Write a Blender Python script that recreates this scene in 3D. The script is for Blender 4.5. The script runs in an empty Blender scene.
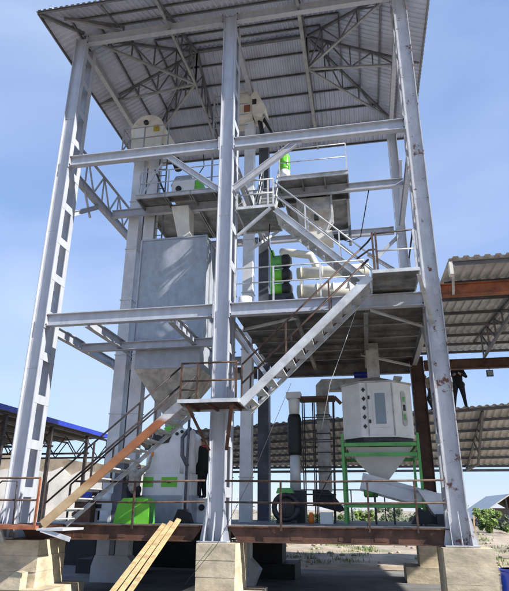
import bpy, math, random
from mathutils import Vector as V, Matrix, noise as mnoise
random.seed(7)
R = math.radians
sc = bpy.context.scene
col = sc.collection

# ------------------------------------------------------------------ camera
cd = bpy.data.cameras.new('camera'); cam = bpy.data.objects.new('camera', cd); col.objects.link(cam)
cd.sensor_fit = 'VERTICAL'; cd.sensor_height = 24.0; cd.lens = 24.0 * 558.1 / 591.0
cd.clip_start = .1; cd.clip_end = 3000
_y, _t, _r = R(11.0), R(20.9), R(.417)
fw = V((-math.sin(_y) * math.cos(_t), math.cos(_y) * math.cos(_t), math.sin(_t)))
rt = V((math.cos(_y), math.sin(_y), 0)); upv = rt.cross(fw)
rt2 = rt * math.cos(_r) + upv * math.sin(_r); up2 = upv * math.cos(_r) - rt * math.sin(_r)
cam.matrix_world = Matrix(((rt2.x, up2.x, -fw.x, 3.62), (rt2.y, up2.y, -fw.y, -14.0), (rt2.z, up2.z, -fw.z, .38), (0, 0, 0, 1)))
sc.camera = cam

# ------------------------------------------------------------------ light
SUN = V((2.5, -.72, 1.58)).normalized()
elev = math.asin(SUN.z); azim = math.atan2(SUN.x, SUN.y)
w = bpy.data.worlds.new('World'); sc.world = w; w.use_nodes = True
nt = w.node_tree; N = nt.nodes; L = nt.links
bg = N['Background']; bg.inputs['Strength'].default_value = .13
sky = N.new('ShaderNodeTexSky'); sky.sky_type = 'NISHITA'; sky.sun_disc = False
sky.sun_elevation = elev; sky.sun_rotation = azim; sky.altitude = 300; sky.air_density = 1.0; sky.dust_density = .15; sky.ozone_density = 2.2
tc = N.new('ShaderNodeTexCoord'); mp = N.new('ShaderNodeMapping'); mp.inputs['Scale'].default_value = (1.1, 1.1, 2.6); mp.inputs['Location'].default_value = (.35, .2, .1)
cl = N.new('ShaderNodeTexNoise'); cl.inputs['Scale'].default_value = 1.5; cl.inputs['Detail'].default_value = 5; cl.inputs['Roughness'].default_value = .45; cl.inputs['Distortion'].default_value = .5
rp = N.new('ShaderNodeValToRGB'); rp.color_ramp.elements[0].position = .4; rp.color_ramp.elements[0].color = (.03, .03, .03, 1)
rp.color_ramp.elements[1].position = .72; rp.color_ramp.elements[1].color = (.72, .72, .72, 1)
mx = N.new('ShaderNodeMixRGB'); mx.inputs['Color2'].default_value = (2.9, 3.5, 4.7, 1)
L.new(tc.outputs['Generated'], mp.inputs['Vector']); L.new(mp.outputs['Vector'], cl.inputs['Vector']); L.new(cl.outputs['Fac'], rp.inputs['Fac'])
L.new(rp.outputs['Color'], mx.inputs['Fac']); veil = N.new('ShaderNodeMixRGB'); veil.inputs['Fac'].default_value = .62; veil.inputs['Color2'].default_value = (1.35, 2.05, 3.85, 1)
L.new(sky.outputs['Color'], veil.inputs['Color1']); L.new(veil.outputs['Color'], mx.inputs['Color1']); L.new(mx.outputs['Color'], bg.inputs['Color'])
sd = bpy.data.lights.new('sun', 'SUN'); sd.energy = 5.0; sd.angle = R(.53); sd.color = (1, .955, .88)
so = bpy.data.objects.new('sun', sd); col.objects.link(so); so.rotation_euler = (-SUN).to_track_quat('-Z', 'Y').to_euler(); so.location = (20, -14, 30)
vs = sc.view_settings; vs.view_transform = 'Standard'; vs.look = 'None'; vs.gamma = 1; vs.exposure = .86; vs.use_curve_mapping = False

# ------------------------------------------------------------------ materials
def mat(name, base, rough=.55, metal=0., var=.12, scale=2.5, rust=0., rustcol=(.13, .045, .018), rscale=3.0, bump=.0, bscale=30, stretch=(1, 1, 1), base2=None, spec=.5):
    m = bpy.data.materials.new(name); m.use_nodes = True
    n = m.node_tree.nodes; l = m.node_tree.links; b = n['Principled BSDF']
    b.inputs['Roughness'].default_value = rough; b.inputs['Metallic'].default_value = metal
    b.inputs['Specular IOR Level'].default_value = spec
    g = n.new('ShaderNodeNewGeometry'); mpn = n.new('ShaderNodeMapping'); mpn.inputs['Scale'].default_value = stretch
    l.new(g.outputs['Position'], mpn.inputs['Vector'])
    nz = n.new('ShaderNodeTexNoise'); nz.inputs['Scale'].default_value = scale; nz.inputs['Detail'].default_value = 8; nz.inputs['Roughness'].default_value = .62
    l.new(mpn.outputs['Vector'], nz.inputs['Vector'])
    r = n.new('ShaderNodeValToRGB'); b2 = base2 or tuple(c * (1 - 2.2 * var) for c in base)
    hi = tuple(min(1, c * (1 + var)) for c in base)
    r.color_ramp.elements[0].position = .33; r.color_ramp.elements[0].color = (*b2, 1)
    r.color_ramp.elements[1].position = .66; r.color_ramp.elements[1].color = (*hi, 1)
    l.new(nz.outputs['Fac'], r.inputs['Fac']); out = r.outputs['Color']
    if rust > 0:
        n2 = n.new('ShaderNodeTexNoise'); n2.inputs['Scale'].default_value = rscale; n2.inputs['Detail'].default_value = 10; n2.inputs['Roughness'].default_value = .7
        l.new(g.outputs['Position'], n2.inputs['Vector'])
        r2 = n.new('ShaderNodeValToRGB'); p = .72 - rust * .35
        r2.color_ramp.elements[0].position = p; r2.color_ramp.elements[0].color = (0, 0, 0, 1)
        r2.color_ramp.elements[1].position = p + .05; r2.color_ramp.elements[1].color = (1, 1, 1, 1)
        l.new(n2.outputs['Fac'], r2.inputs['Fac'])
        mxn = n.new('ShaderNodeMixRGB'); mxn.inputs['Color2'].default_value = (*rustcol, 1)
        l.new(r2.outputs['Color'], mxn.inputs['Fac']); l.new(out, mxn.inputs['Color1']); out = mxn.outputs['Color']
    l.new(out, b.inputs['Base Color'])
    if bump > 0:
        n3 = n.new('ShaderNodeTexNoise'); n3.inputs['Scale'].default_value = bscale; n3.inputs['Detail'].default_value = 6
        l.new(mpn.outputs['Vector'], n3.inputs['Vector'])
        bp = n.new('ShaderNodeBump'); bp.inputs['Strength'].default_value = bump; bp.inputs['Distance'].default_value = .02
        l.new(n3.outputs['Fac'], bp.inputs['Height']); l.new(bp.outputs['Normal'], b.inputs['Normal'])
    return m
M = {}
M['steel'] = mat('silver_grey_paint', (.41, .43, .475), .45, .15, .07, 4.0, rust=.13, rscale=2.2, bump=.1, stretch=(1.4, 1.4, .35))
M['steel_worn'] = mat('worn_silver_paint', (.44, .45, .475), .5, .1, .1, 3.2, rust=.43, rscale=2.6, bump=.2, stretch=(1.3, 1.3, .6))
M['steel2'] = mat('light_steel', (.5, .52, .54), .5, .15, .16, 2.4, rust=.1, bump=.1)
M['truss'] = mat('truss_grey', (.16, .165, .18), .55, .2, .15, 3)
M['truss_light'] = mat('truss_light_grey', (.3, .31, .32), .55, .2, .15, 3)
M['zinc'] = mat('zinc_sheet', (.5, .53, .65), .5, .1, .1, .9, stretch=(1, 1, 1))
M['zinc_warm'] = mat('old_zinc_sheet', (.55, .55, .55), .5, .1, .12, 1.2)
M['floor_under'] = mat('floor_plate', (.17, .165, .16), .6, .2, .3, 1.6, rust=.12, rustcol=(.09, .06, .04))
M['plate'] = mat('platform_plate', (.22, .225, .23), .55, .25, .25, 2.2, rust=.06)
M['rust'] = mat('red_oxide_steel', (.105, .048, .03), .7, 0, .3, 2.5, rust=.3, rustcol=(.17, .095, .055), rscale=4, bump=.2)
M['rust_dark'] = mat('dark_oxide_steel', (.06, .026, .018), .7, 0, .3, 2.5, bump=.15)
M['rust_orange'] = mat('orange_oxide_beam', (.3, .1, .045), .7, 0, .25, 3.0, rust=.2, rustcol=(.16, .06, .03))
M['rail'] = mat('rusty_rail', (.085, .048, .033), .65, .1, .35, 6, rust=.2, rustcol=(.16, .075, .04), rscale=6)
M['rail_dark'] = mat('dark_rail', (.045, .035, .033), .6, .2, .3, 6)
M['rail_grey'] = mat('grey_rail', (.5, .51, .52), .5, .2, .15, 5)
M['white'] = mat('white_paint', (.72, .72, .7), .38, 0, .06, 2.0, bump=.03)
M['cream'] = mat('cream_paint', (.66, .63, .55), .42, 0, .1, 2.0)
M['elev'] = mat('elevator_white', (.62, .63, .64), .42, .05, .09, 1.8)
M['galv'] = mat('galvanised_bin', (.33, .36, .4), .45, .2, .09, 2.6, stretch=(1.5, 1.5, .9))
M['galv_warm'] = mat('galvanised_hopper', (.46, .44, .4), .45, .3, .2, 3.0)
M['slate'] = mat('slate_and_shaded_grey', (.1, .108, .135), .55, .1, .2, 2)  # slate parts; on the centre rear column, grey paint darkened to stand for shade
M['green'] = mat('bright_green_paint', (.14, .5, .035), .38, 0, .07, 3)
M['green_frame'] = mat('green_frame_paint', (.1, .38, .09), .4, 0, .12, 3)
M['black'] = mat('black_rubber', (.014, .014, .016), .6, 0, .2, 4)
M['dark'] = mat('dark_metal', (.035, .036, .042), .5, .3, .3, 4)
M['glass'] = mat('window_glass', (.22, .27, .3), .12, 0, .05, 2)
M['yellow'] = mat('yellow_paint', (.5, .36, .04), .5, 0, .2, 4)
M['orange'] = mat('orange_glove', (.75, .2, .03), .7, 0, .1, 8)
M['wood'] = mat('sawn_plank', (.62, .44, .22), .75, 0, .18, 3.0, bump=.2, stretch=(1, 6, 1))
M['blue'] = mat('blue_plastic', (.012, .045, .42), .35, 0, .08, 3)
M['blue_edge'] = mat('blue_fascia', (.012, .03, .3), .45, 0, .1, 2)
M['concrete'] = mat('cast_concrete', (.52, .44, .31), .9, 0, .17, 2.2, bump=.4, bscale=9, stretch=(1, 1, 2))
M['near_black'] = mat('near_black_surface', (.025, .024, .024), .7, 0, .2, 2)  # near-black tone shared by the left and centre rear plinths and back wall
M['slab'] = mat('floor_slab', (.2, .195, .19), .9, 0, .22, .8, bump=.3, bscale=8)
M['wallwhite'] = mat('lime_washed_wall', (.74, .71, .65), .9, 0, .12, .7, bump=.3, bscale=6)
M['walltan'] = mat('clay_wall', (.42, .34, .25), .95, 0, .25, .6, bump=.5, bscale=5)
M['skin'] = mat('skin', (.34, .19, .12), .6, 0, .06, 8)
M['shirt'] = mat('olive_shirt', (.34, .31, .27), .9, 0, .2, 9)
M['trousers'] = mat('dark_trousers', (.02, .02, .024), .9, 0, .2, 9)
M['blackcloth'] = mat('black_cloth', (.012, .012, .014), .95, 0, .2, 9)
M['tan'] = mat('tan_shirt', (.3, .24, .17), .9, 0, .2, 9)
M['red'] = mat('red_cloth', (.5, .03, .03), .8, 0, .1, 9)
M['shoe'] = mat('shoe_leather', (.02, .017, .015), .6, 0, .2, 9)
M['cap'] = mat('white_cap', (.7, .68, .62), .8, 0, .1, 9)
def stringer_mat():
    m = mat('part_primed_stringer', (.5, .5, .5), .65)
    n = m.node_tree.nodes; l = m.node_tree.links; b = n['Principled BSDF']
    g = n.new('ShaderNodeNewGeometry'); s = n.new('ShaderNodeSeparateXYZ'); l.new(g.outputs['Position'], s.inputs[0])
    nz = n.new('ShaderNodeTexNoise'); nz.inputs['Scale'].default_value = 5; nz.inputs['Detail'].default_value = 6
    l.new(g.outputs['Position'], nz.inputs['Vector'])
    ma = n.new('ShaderNodeMath'); ma.operation = 'MULTIPLY_ADD'; ma.inputs[1].default_value = .25; l.new(nz.outputs['Fac'], ma.inputs[0]); l.new(s.outputs['Z'], ma.inputs[2])
    mr = n.new('ShaderNodeMapRange'); mr.inputs['From Min'].default_value = 0; mr.inputs['From Max'].default_value = 3; l.new(ma.outputs[0], mr.inputs['Value'])
    r = n.new('ShaderNodeValToRGB'); e = r.color_ramp.elements
    e[0].position = .0; e[0].color = (.46, .33, .19, 1); e[1].position = 1; e[1].color = (.52, .52, .52, 1)
    for p, c in ((.3, (.5, .36, .2, 1)), (.36, (.33, .16, .07, 1)), (.6, (.27, .11, .045, 1)), (.8, (.3, .1, .04, 1)), (.83, (.5, .5, .5, 1))):
        x = e.new(p); x.color = c
    l.new(mr.outputs[0], r.inputs['Fac'])
    mxn = n.new('ShaderNodeMixRGB'); mxn.blend_type = 'MULTIPLY'; mxn.inputs['Fac'].default_value = .6
    l.new(r.outputs['Color'], mxn.inputs['Color1'])
    r3 = n.new('ShaderNodeValToRGB'); r3.color_ramp.elements[0].position = .3; r3.color_ramp.elements[0].color = (.55, .5, .45, 1); r3.color_ramp.elements[1].position = .6
    l.new(nz.outputs['Fac'], r3.inputs['Fac']); l.new(r3.outputs['Color'], mxn.inputs['Color2']); l.new(mxn.outputs['Color'], b.inputs['Base Color'])
    return m
M['stringer'] = stringer_mat()
def dirt_mat():
    m = mat('dry_dirt', (.42, .34, .25), .95, 0, .25, .35, bump=.8, bscale=2.5)
    n = m.node_tree.nodes; l = m.node_tree.links; b = n['Principled BSDF']
    src = b.inputs['Base Color'].links[0].from_socket
    g = n.new('ShaderNodeNewGeometry'); nz = n.new('ShaderNodeTexNoise'); nz.inputs['Scale'].default_value = .55; nz.inputs['Detail'].default_value = 8
    l.new(g.outputs['Position'], nz.inputs['Vector'])
    r = n.new('ShaderNodeValToRGB'); r.color_ramp.elements[0].position = .56; r.color_ramp.elements[0].color = (0, 0, 0, 1); r.color_ramp.elements[1].position = .68; r.color_ramp.elements[1].color = (.75, .75, .75, 1)
    l.new(nz.outputs['Fac'], r.inputs['Fac'])
    mxn = n.new('ShaderNodeMixRGB'); mxn.inputs['Color2'].default_value = (.14, .17, .06, 1)
    l.new(r.outputs['Color'], mxn.inputs['Fac']); l.new(src, mxn.inputs['Color1']); l.new(mxn.outputs['Color'], b.inputs['Base Color'])
    return m
M['dirt'] = dirt_mat()
def leaf_mat(name, c):
    m = mat(name, c, .6, 0, .35, 1.5)
    b = m.node_tree.nodes['Principled BSDF']
    b.inputs['Transmission Weight'].default_value = 0; b.inputs['Subsurface Weight'].default_value = 0
    return m
M['leafA'] = leaf_mat('leaf_olive', (.11, .16, .045)); M['leafB'] = leaf_mat('leaf_dusty', (.13, .17, .09)); M['leafC'] = leaf_mat('leaf_fresh', (.16, .24, .05))
M['bark'] = mat('bark', (.1, .07, .05), .9, 0, .3, 5)

# ------------------------------------------------------------------ geometry helpers
def PI_(b, h, tf, tw):
    a, c = b / 2, h / 2; t = tw / 2
    return [(-a, -c), (a, -c), (a, -c + tf), (t, -c + tf), (t, c - tf), (a, c - tf), (a, c), (-a, c), (-a, c - tf), (-t, c - tf), (-t, -c + tf), (-a, -c + tf)]
def PR(wd, h): return [(-wd / 2, -h / 2), (wd / 2, -h / 2), (wd / 2, h / 2), (-wd / 2, h / 2)]
def PC(b, h, t): return [(-b / 2, -h / 2), (b / 2, -h / 2), (b / 2, -h / 2 + t), (-b / 2 + t, -h / 2 + t), (-b / 2 + t, h / 2 - t), (b / 2, h / 2 - t), (b / 2, h / 2), (-b / 2, h / 2)]
def PLn(a, t): return [(-a / 2, -a / 2), (a / 2, -a / 2), (a / 2, -a / 2 + t), (-a / 2 + t, -a / 2 + t), (-a / 2 + t, a / 2), (-a / 2, a / 2)]
class MB:
    def __init__(s): s.v = []; s.f = []; s.sm = []; s.mi = []
    def add(s, vs_, fs, smooth=False, mi=0):
        o = len(s.v); s.v += [tuple(x) for x in vs_]
        for f in fs: s.f.append(tuple(i + o for i in f)); s.sm.append(smooth); s.mi.append(mi)
        return s
    def ext(s, A, B, prof, up=(0, 0, 1)):
        A = V(A); B = V(B); d = (B - A).normalized(); u = V(up)
        if abs(d.dot(u.normalized())) > .98: u = V((1, 0, 0)) if abs(d.x) < .9 else V((0, 1, 0))
        sd_ = d.cross(u).normalized(); u = sd_.cross(d).normalized(); n = len(prof)
        vs_ = [A + sd_ * a + u * b for a, b in prof] + [B + sd_ * a + u * b for a, b in prof]
        fs = [(i, (i + 1) % n, n + (i + 1) % n, n + i) for i in range(n)] + [tuple(range(n))[::-1], tuple(range(n, 2 * n))]
        return s.add(vs_, fs)
    def bar(s, A, B, wd, h=None, up=(0, 0, 1)): return s.ext(A, B, PR(wd, h or wd), up)
    def box(s, x0, x1, y0, y1, z0, z1):
        return s.add([(x0, y0, z0), (x1, y0, z0), (x1, y1, z0), (x0, y1, z0), (x0, y0, z1), (x1, y0, z1), (x1, y1, z1), (x0, y1, z1)],
                     [(3, 2, 1, 0), (4, 5, 6, 7), (0, 1, 5, 4), (1, 2, 6, 5), (2, 3, 7, 6), (3, 0, 4, 7)])
    def frus(s, b, t):  # b,t = (x0,x1,y0,y1,z)
        c = []
        for x0, x1, y0, y1, z in (b, t): c += [(x0, y0, z), (x1, y0, z), (x1, y1, z), (x0, y1, z)]
        return s.add(c, [(3, 2, 1, 0), (4, 5, 6, 7), (0, 1, 5, 4), (1, 2, 6, 5), (2, 3, 7, 6), (3, 0, 4, 7)])
    def prismY(s, poly, y0, y1):
        n = len(poly); vs_ = [(x, y0, z) for x, z in poly] + [(x, y1, z) for x, z in poly]
        return s.add(vs_, [(i, (i + 1) % n, n + (i + 1) % n, n + i) for i in range(n)] + [tuple(range(n))[::-1], tuple(range(n, 2 * n))])
    def lathe(s, A, B, prof, seg=16, smooth=True, cap=True):  # prof: (radius, t along A->B in metres)
        A = V(A); d = (V(B) - A).normalized(); u = V((0, 0, 1)) if abs(d.z) < .9 else V((1, 0, 0))
        a = d.cross(u).normalized(); b = a.cross(d); vs_ = []
        for r, t in prof:
            for i in range(seg):
                q = 2 * math.pi * i / seg; vs_.append(A + d * t + (a * math.cos(q) + b * math.sin(q)) * r)
        fs = []
        for k in range(len(prof) - 1):
            for i in range(seg):
                j = (i + 1) % seg; fs.append((k * seg + i, k * seg + j, (k + 1) * seg + j, (k + 1) * seg + i))
        s.add(vs_, fs, smooth)
        if cap:
            o = len(s.v) - len(vs_)
            s.f.append(tuple(o + i for i in range(seg))[::-1]); s.sm.append(False); s.mi.append(0)
            o2 = o + (len(prof) - 1) * seg
            s.f.append(tuple(o2 + i for i in range(seg))); s.sm.append(False); s.mi.append(0)
        return s
    def cyl(s, A, B, r, seg=12, r2=None): ln = (V(B) - V(A)).length; return s.lathe(A, B, [(r, 0), (r2 if r2 is not None else r, ln)], seg)
    def path(s, pts, r, seg=8):
        pts = [V(p) for p in pts]; n = len(pts); vs_ = []; pa = None
        for i, p in enumerate(pts):
            d = (pts[min(i + 1, n - 1)] - pts[max(i - 1, 0)]).normalized()
            if pa is None:
                u = V((0, 0, 1)) if abs(d.z) < .9 else V((1, 0, 0)); a = d.cross(u).normalized()
            else: a = (pa - d * pa.dot(d)).normalized()
            pa = a; b = a.cross(d); rr = r[i] if isinstance(r, (list, tuple)) else r
            for k in range(seg): q = 2 * math.pi * k / seg; vs_.append(p + (a * math.cos(q) + b * math.sin(q)) * rr)
        fs = [(i * seg + k, i * seg + (k + 1) % seg, (i + 1) * seg + (k + 1) % seg, (i + 1) * seg + k) for i in range(n - 1) for k in range(seg)]
        fs += [tuple(range(seg))[::-1], tuple(range((n - 1) * seg, n * seg))]
        return s.add(vs_, fs, True)
    def ball(s, c, r, seg=12, rings=8):
        c = V(c); r = V(r) if hasattr(r, '__len__') else V((r, r, r)); vs_ = [c + V((0, 0, -r.z))]
        for i in range(1, rings):
            p = -math.pi / 2 + math.pi * i / rings
            for k in range(seg): q = 2 * math.pi * k / seg; vs_.append(c + V((r.x * math.cos(p) * math.cos(q), r.y * math.cos(p) * math.sin(q), r.z * math.sin(p))))
        vs_.append(c + V((0, 0, r.z))); fs = []
        for k in range(seg): fs.append((0, 1 + (k + 1) % seg, 1 + k))
        for i in range(rings - 2):
            for k in range(seg): a = 1 + i * seg; fs.append((a + k, a + (k + 1) % seg, a + seg + (k + 1) % seg, a + seg + k))
        t = len(vs_) - 1; a = 1 + (rings - 2) * seg
        for k in range(seg): fs.append((a + k, a + (k + 1) % seg, t))
        return s.add(vs_, fs, True)
    def build(s, name, m, parent=None, label=None, cat=None, group=None, kind=None):
        me = bpy.data.meshes.new(name); off = wloc(parent) if parent else V((0, 0, 0))
        if parent is None and s.v and kind is None:   # origin at the base of the thing
            xs = [p[0] for p in s.v]; ys = [p[1] for p in s.v]; zs = [p[2] for p in s.v]
            off = V(((min(xs) + max(xs)) / 2, (min(ys) + max(ys)) / 2, min(zs)))
        me.from_pydata([(x - off.x, y - off.y, z - off.z) for x, y, z in s.v], [], s.f)
        me.polygons.foreach_set('use_smooth', s.sm)
        for mm in (m if isinstance(m, (list, tuple)) else [m]): me.materials.append(M[mm] if isinstance(mm, str) else mm)
        me.polygons.foreach_set('material_index', s.mi); me.update()
        ob = bpy.data.objects.new(name, me); col.objects.link(ob)
        if parent is not None: ob.parent = parent
        else: ob.location = off
        return tag(ob, label, cat, group, kind)
def wloc(o):
    p = V(o.location)
    while o.parent: o = o.parent; p += V(o.location)
    return p
def tag(o, label=None, cat=None, group=None, kind=None):
    if label: o['label'] = label
    if cat: o['category'] = cat
    if group: o['group'] = group
    if kind: o['kind'] = kind
    return o
def empty(name, loc, label=None, cat=None, group=None, parent=None):
    e = bpy.data.objects.new(name, None); col.objects.link(e); e.empty_display_size = .2
    if parent is not None: e.parent = parent; e.location = V(loc) - wloc(parent)
    else: e.location = loc
    return tag(e, label, cat, group)
def corr(mb, P0, U_, ulen, Vf0, Vf1, dirn, nrm, pitch=.2, h=.035):
    """corrugated sheet: columns along U_, each running from Vf0(u) to Vf1(u) along dirn"""
    P0 = V(P0); U_ = V(U_); dirn = V(dirn); nrm = V(nrm)
    us = [0.]; ofs = [0.]; k = 0; prof = ((.0, 0), (.30, 0), (.42, 1), (.88, 1)); u = 0
    us, ofs = [], []
    while True:
        for a, b in prof:
            x = (k + a) * pitch
            if x > ulen: break
            us.append(x); ofs.append(b * h)
        k += 1
        if k * pitch > ulen: break
    us.append(ulen); ofs.append(ofs[-1])
    vs_ = []; fs = []
    for x, o in zip(us, ofs):
        vs_ += [P0 + U_ * x + dirn * Vf0(x) + nrm * o, P0 + U_ * x + dirn * Vf1(x) + nrm * o]
    for i in range(len(us) - 1): fs.append((2 * i, 2 * i + 2, 2 * i + 3, 2 * i + 1))
    return mb.add(vs_, fs)

# ================================================================== SETTING
GZ = -1.75
def ground():
    mb = MB(); xs = [-400, -200, -100, -60] + [-40 + 1.0 * i for i in range(91)] + [70, 100, 200, 400]
    ys = [-60, -30, -16, -8, -2, 4, 8] + [10 + .8 * i for i in range(60)] + [62, 70, 90, 130, 200, 400, 900]
    vs_ = []
    for y in ys:
        for x in xs:
            z = GZ - .02
            if y > 10:
                k = min(1, max(0, (y - 14) / 12)); k = k * k * (3 - 2 * k)
                z += k * (.55 + .55 * mnoise.noise((x * .12, y * .15, 3)) + .12 * mnoise.noise((x * .7, y * .7, 9))) * (1 if y < 60 else .6)
                z += .05 * mnoise.noise((x * 1.3, y * 1.3, 1)) * min(1, (y - 10) / 2)
            vs_.append((x, y, z))
    n = len(xs); fs = [(j * n + i, j * n + i + 1, (j + 1) * n + i + 1, (j + 1) * n + i) for j in range(len(ys) - 1) for i in range(n - 1)]
    mb.add(vs_, fs, True); return mb.build('ground', 'dirt', kind='structure', label='dry dirt ground with patchy grass behind the tower')
ground()
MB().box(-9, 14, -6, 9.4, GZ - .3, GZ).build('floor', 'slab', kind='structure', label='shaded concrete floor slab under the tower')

# ================================================================== TOWER
XL, XC, XR = -5.45, 0.0, 5.55; YB = 6.7; Z1, Z3, ZR = 5.62, 11.04, 16.1
tower = empty('steel_tower', (0, 3.3, -.36), 'tall silver steel frame tower with corrugated hip roof and open floors', 'tower')
def B(name, A, Bp, prof, m='steel', up=(0, 0, 1), parent=tower, label=None): return MB().ext(A, Bp, prof, up).build(name, m, parent, label)
HCOL = PI_(.2, .42, .022, .014)
for X, cm in ((XL, 'steel'), (XC, 'steel'), (XR, 'steel_worn')):
    mb = MB(); zb = -.34
    for Y in (0, .58): mb.ext((X, Y, zb), (X, Y, ZR - .02), HCOL, (1, 0, 0))
    c = mb.build('column', cm, tower)
    zz = .75; k = 0
    while zz < 15.6:
        for sx in (-1, 1): MB().box(X + sx * .2115 - .006, X + sx * .2115 + .006, -.07, .66, zz - .12, zz + .12).build('batten', cm, c)
        zz += 1.22
    # base plate, gussets and column splice
    MB().box(X - .36, X + .36, -.36, .9, -.36, -.33).build('base_plate', cm, c)
    for gx in (-.21, 0.0, .21):
        MB().add([(X + gx - .008, -.105, .35), (X + gx - .008, -.34, -.33), (X + gx - .008, -.105, -.33), (X + gx + .008, -.105, .35), (X + gx + .008, -.34, -.33), (X + gx + .008, -.105, -.33)],
                 [(0, 1, 2), (5, 4, 3), (0, 3, 4, 1), (1, 4, 5, 2), (2, 5, 3, 0)]).build('gusset', cm, c)
    for sx in (-1, 1):
        MB().add([(X + sx * .22, -.1, .45), (X + sx * .36, -.1, -.33), (X + sx * .22, -.1, -.33), (X + sx * .22, -.085, .45), (X + sx * .36, -.085, -.33), (X + sx * .22, -.085, -.33)],
                 [(0, 1, 2), (5, 4, 3), (0, 3, 4, 1), (1, 4, 5, 2), (2, 5, 3, 0)]).build('gusset', cm, c)
HB = PI_(.3, .38, .02, .012)
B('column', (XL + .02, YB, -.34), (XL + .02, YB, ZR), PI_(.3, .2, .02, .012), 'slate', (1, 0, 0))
B('column', (XC, YB, -.34), (XC, YB, ZR), PR(.46, .4), 'slate', (1, 0, 0), label='centre rear column in grey darkened for shade')
B('column', (XR, YB, 5.61), (XR, YB, ZR), HB, 'steel', (1, 0, 0))
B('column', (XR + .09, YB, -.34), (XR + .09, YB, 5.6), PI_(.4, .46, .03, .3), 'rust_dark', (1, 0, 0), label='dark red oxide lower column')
# roof tie beams, level 3 beams, level 1 beams
IB = PI_(.2, .36, .024, .014); IS = PI_(.16, .3, .02, .012)
CB = PC(.12, .34, .02)
for xa, xb in ((XL + .215, XC - .215), (XC + .215, XR - .215)):
    B('beam', (xa, 0, ZR - .15), (xb, 0, ZR - .15), PI_(.18, .3, .02, .012))
    B('beam', (xa, 0, Z3 - .18), (xb, 0, Z3 - .18), IB)
    B('beam', (xa, 0, Z1 - .18), (xb, 0, Z1 - .18), IB)
    B('beam', (xa + .05, YB, ZR - .15), (xb - .05, YB, ZR - .15), IS)
    B('beam', (xa + .05, YB, Z3 - .18), (xb - .05, YB, Z3 - .18), IS)
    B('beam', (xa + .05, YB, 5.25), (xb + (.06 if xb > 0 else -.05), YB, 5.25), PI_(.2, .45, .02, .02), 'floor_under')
for X in (XL, XC, XR):
    B('beam', (X, .7, ZR - .15), (X, YB - .2, ZR - .15), PI_(.16, .28, .02, .012))
    B('beam', (X, .7, Z3 - .22), (X, YB - .2, Z3 - .22), IS)
    B('beam', (X, .7, Z1 - .22), (X, YB - .25, Z1 - .22), IS)
# bolted end plates at the front beam joints and welded splices on the columns
for X in (XL, XC, XR):
    for sx in (-1, 1):
        if (X == XL and sx < 0) or (X == XR and sx > 0): continue
        for zt in (Z3 - .18, Z1 - .18, ZR - .15):
            hh = .24 if zt < 15 else .19
            x_ = X + sx * .232
            p_ = MB().box(x_ - .011, x_ + .011, -.14, .14, zt - hh, zt + hh).build('end_plate', 'steel', tower)
            for by in (-.1, .1):
                for bz in (-.14, .14): MB().cyl((x_ + sx * .011, by, zt + bz), (x_ + sx * .04, by, zt + bz), .022, 6).build('bolt', 'rust_dark', p_)
    for zs in (4.05, 8.4, 12.6):
        MB().box(X - .185, X + .185, -.013, -.0075, zs - .012, zs + .012).build('weld_seam', 'steel_worn', tower)
# side lattice girders on the left and right at level 3
for X in (XL, XR):
    mb = MB(); zb, zt = Z3 - .05, 12.05
    mb.bar((X, .7, zt), (X, YB, zt), .07)
    ys = [.75 + i * .66 for i in range(10)]
    for i in range(9):
        a, b = (zb, zt) if i % 2 == 0 else (zt, zb)
        mb.bar((X, ys[i], a), (X, ys[i + 1], b), .05)
        if i % 2 == 0: mb.bar((X + .004, ys[i + 1], zb), (X + .004, ys[i + 1], zt), .045)
    if X == XL: mb.build('side_truss', 'truss_light', tower)
B('knee_brace', (XL, .72, 9.35), (XL, 2.5, Z3 - .4), PI_(.14, .16, .015, .012))
B('knee_brace', (XL, 2.05, 9.95), (XL, 1.25, 11.0), PR(.06, .06))
# middle cross beams at level 3
YM = 3.15
B('beam', (XL + .1, 3.5, 10.86), (-.25, 3.5, 10.86), IS)
B('beam', (1.2, YM, 10.86), (XR - .1, YM, 10.86), IS)
for xa, za, xb, zb in ((-1.85, Z3 - .4, -.23, 9.28), (2.1, Z3 - .4, .23, 9.25)):
    B('knee_brace', (xa, 0, za), (xb, 0, zb), PI_(.14, .18, .016, .012))
    MB().box(min(xa, xa + .35) - .2, min(xa, xa + .35) + .2, -.02, .02, Z3 - .47, Z3 - .365).build('gusset', 'steel', tower)
# level 1: floor beams left side (open), bin support
B('floor_beam', (-4.0, .1, 5.36), (-4.0, 3.2, 5.36), IS); B('floor_beam', (-1.5, .1, 5.36), (-1.5, 4.9, 5.36), IS)
B('floor_beam', (XL + .1, 2.42, 5.28), (-.9, 2.42, 5.28), PI_(.2, .26, .02, .012)); B('floor_beam', (XL + .1, 4.9, 5.28), (-.2, 4.9, 5.28), IS)
# level 1: right floor plate with joists underneath
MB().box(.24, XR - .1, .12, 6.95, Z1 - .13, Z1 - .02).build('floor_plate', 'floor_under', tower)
for Yj in (1.6, 2.9, 4.2, 5.4): B('joist', (.25, Yj, Z1 - .22), (XR - .12, Yj, Z1 - .22), PC(.08, .18, .014), 'plate')
for Xj in (2.0, 3.85): B('joist', (Xj, .14, Z1 - .37), (Xj, 6.4, Z1 - .37), PI_(.12, .12, .014, .012), 'plate')
B('floor_brace', (4.0, -.02, 5.22), (XR - .12, 1.6, 5.22), PLn(.09, .012), 'steel2'); B('floor_brace', (.3, .5, 5.0), (1.35, .5, 3.4), PLn(.1, .012), 'steel2')
B('floor_brace', (3.7, 4.4, 5.2), (5.4, 6.2, 5.2), PLn(.09, .012), 'steel2'); B('floor_brace', (.4, 1.0, 5.2), (2.0, .2, 5.2), PLn(.09, .012), 'steel2')
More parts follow.
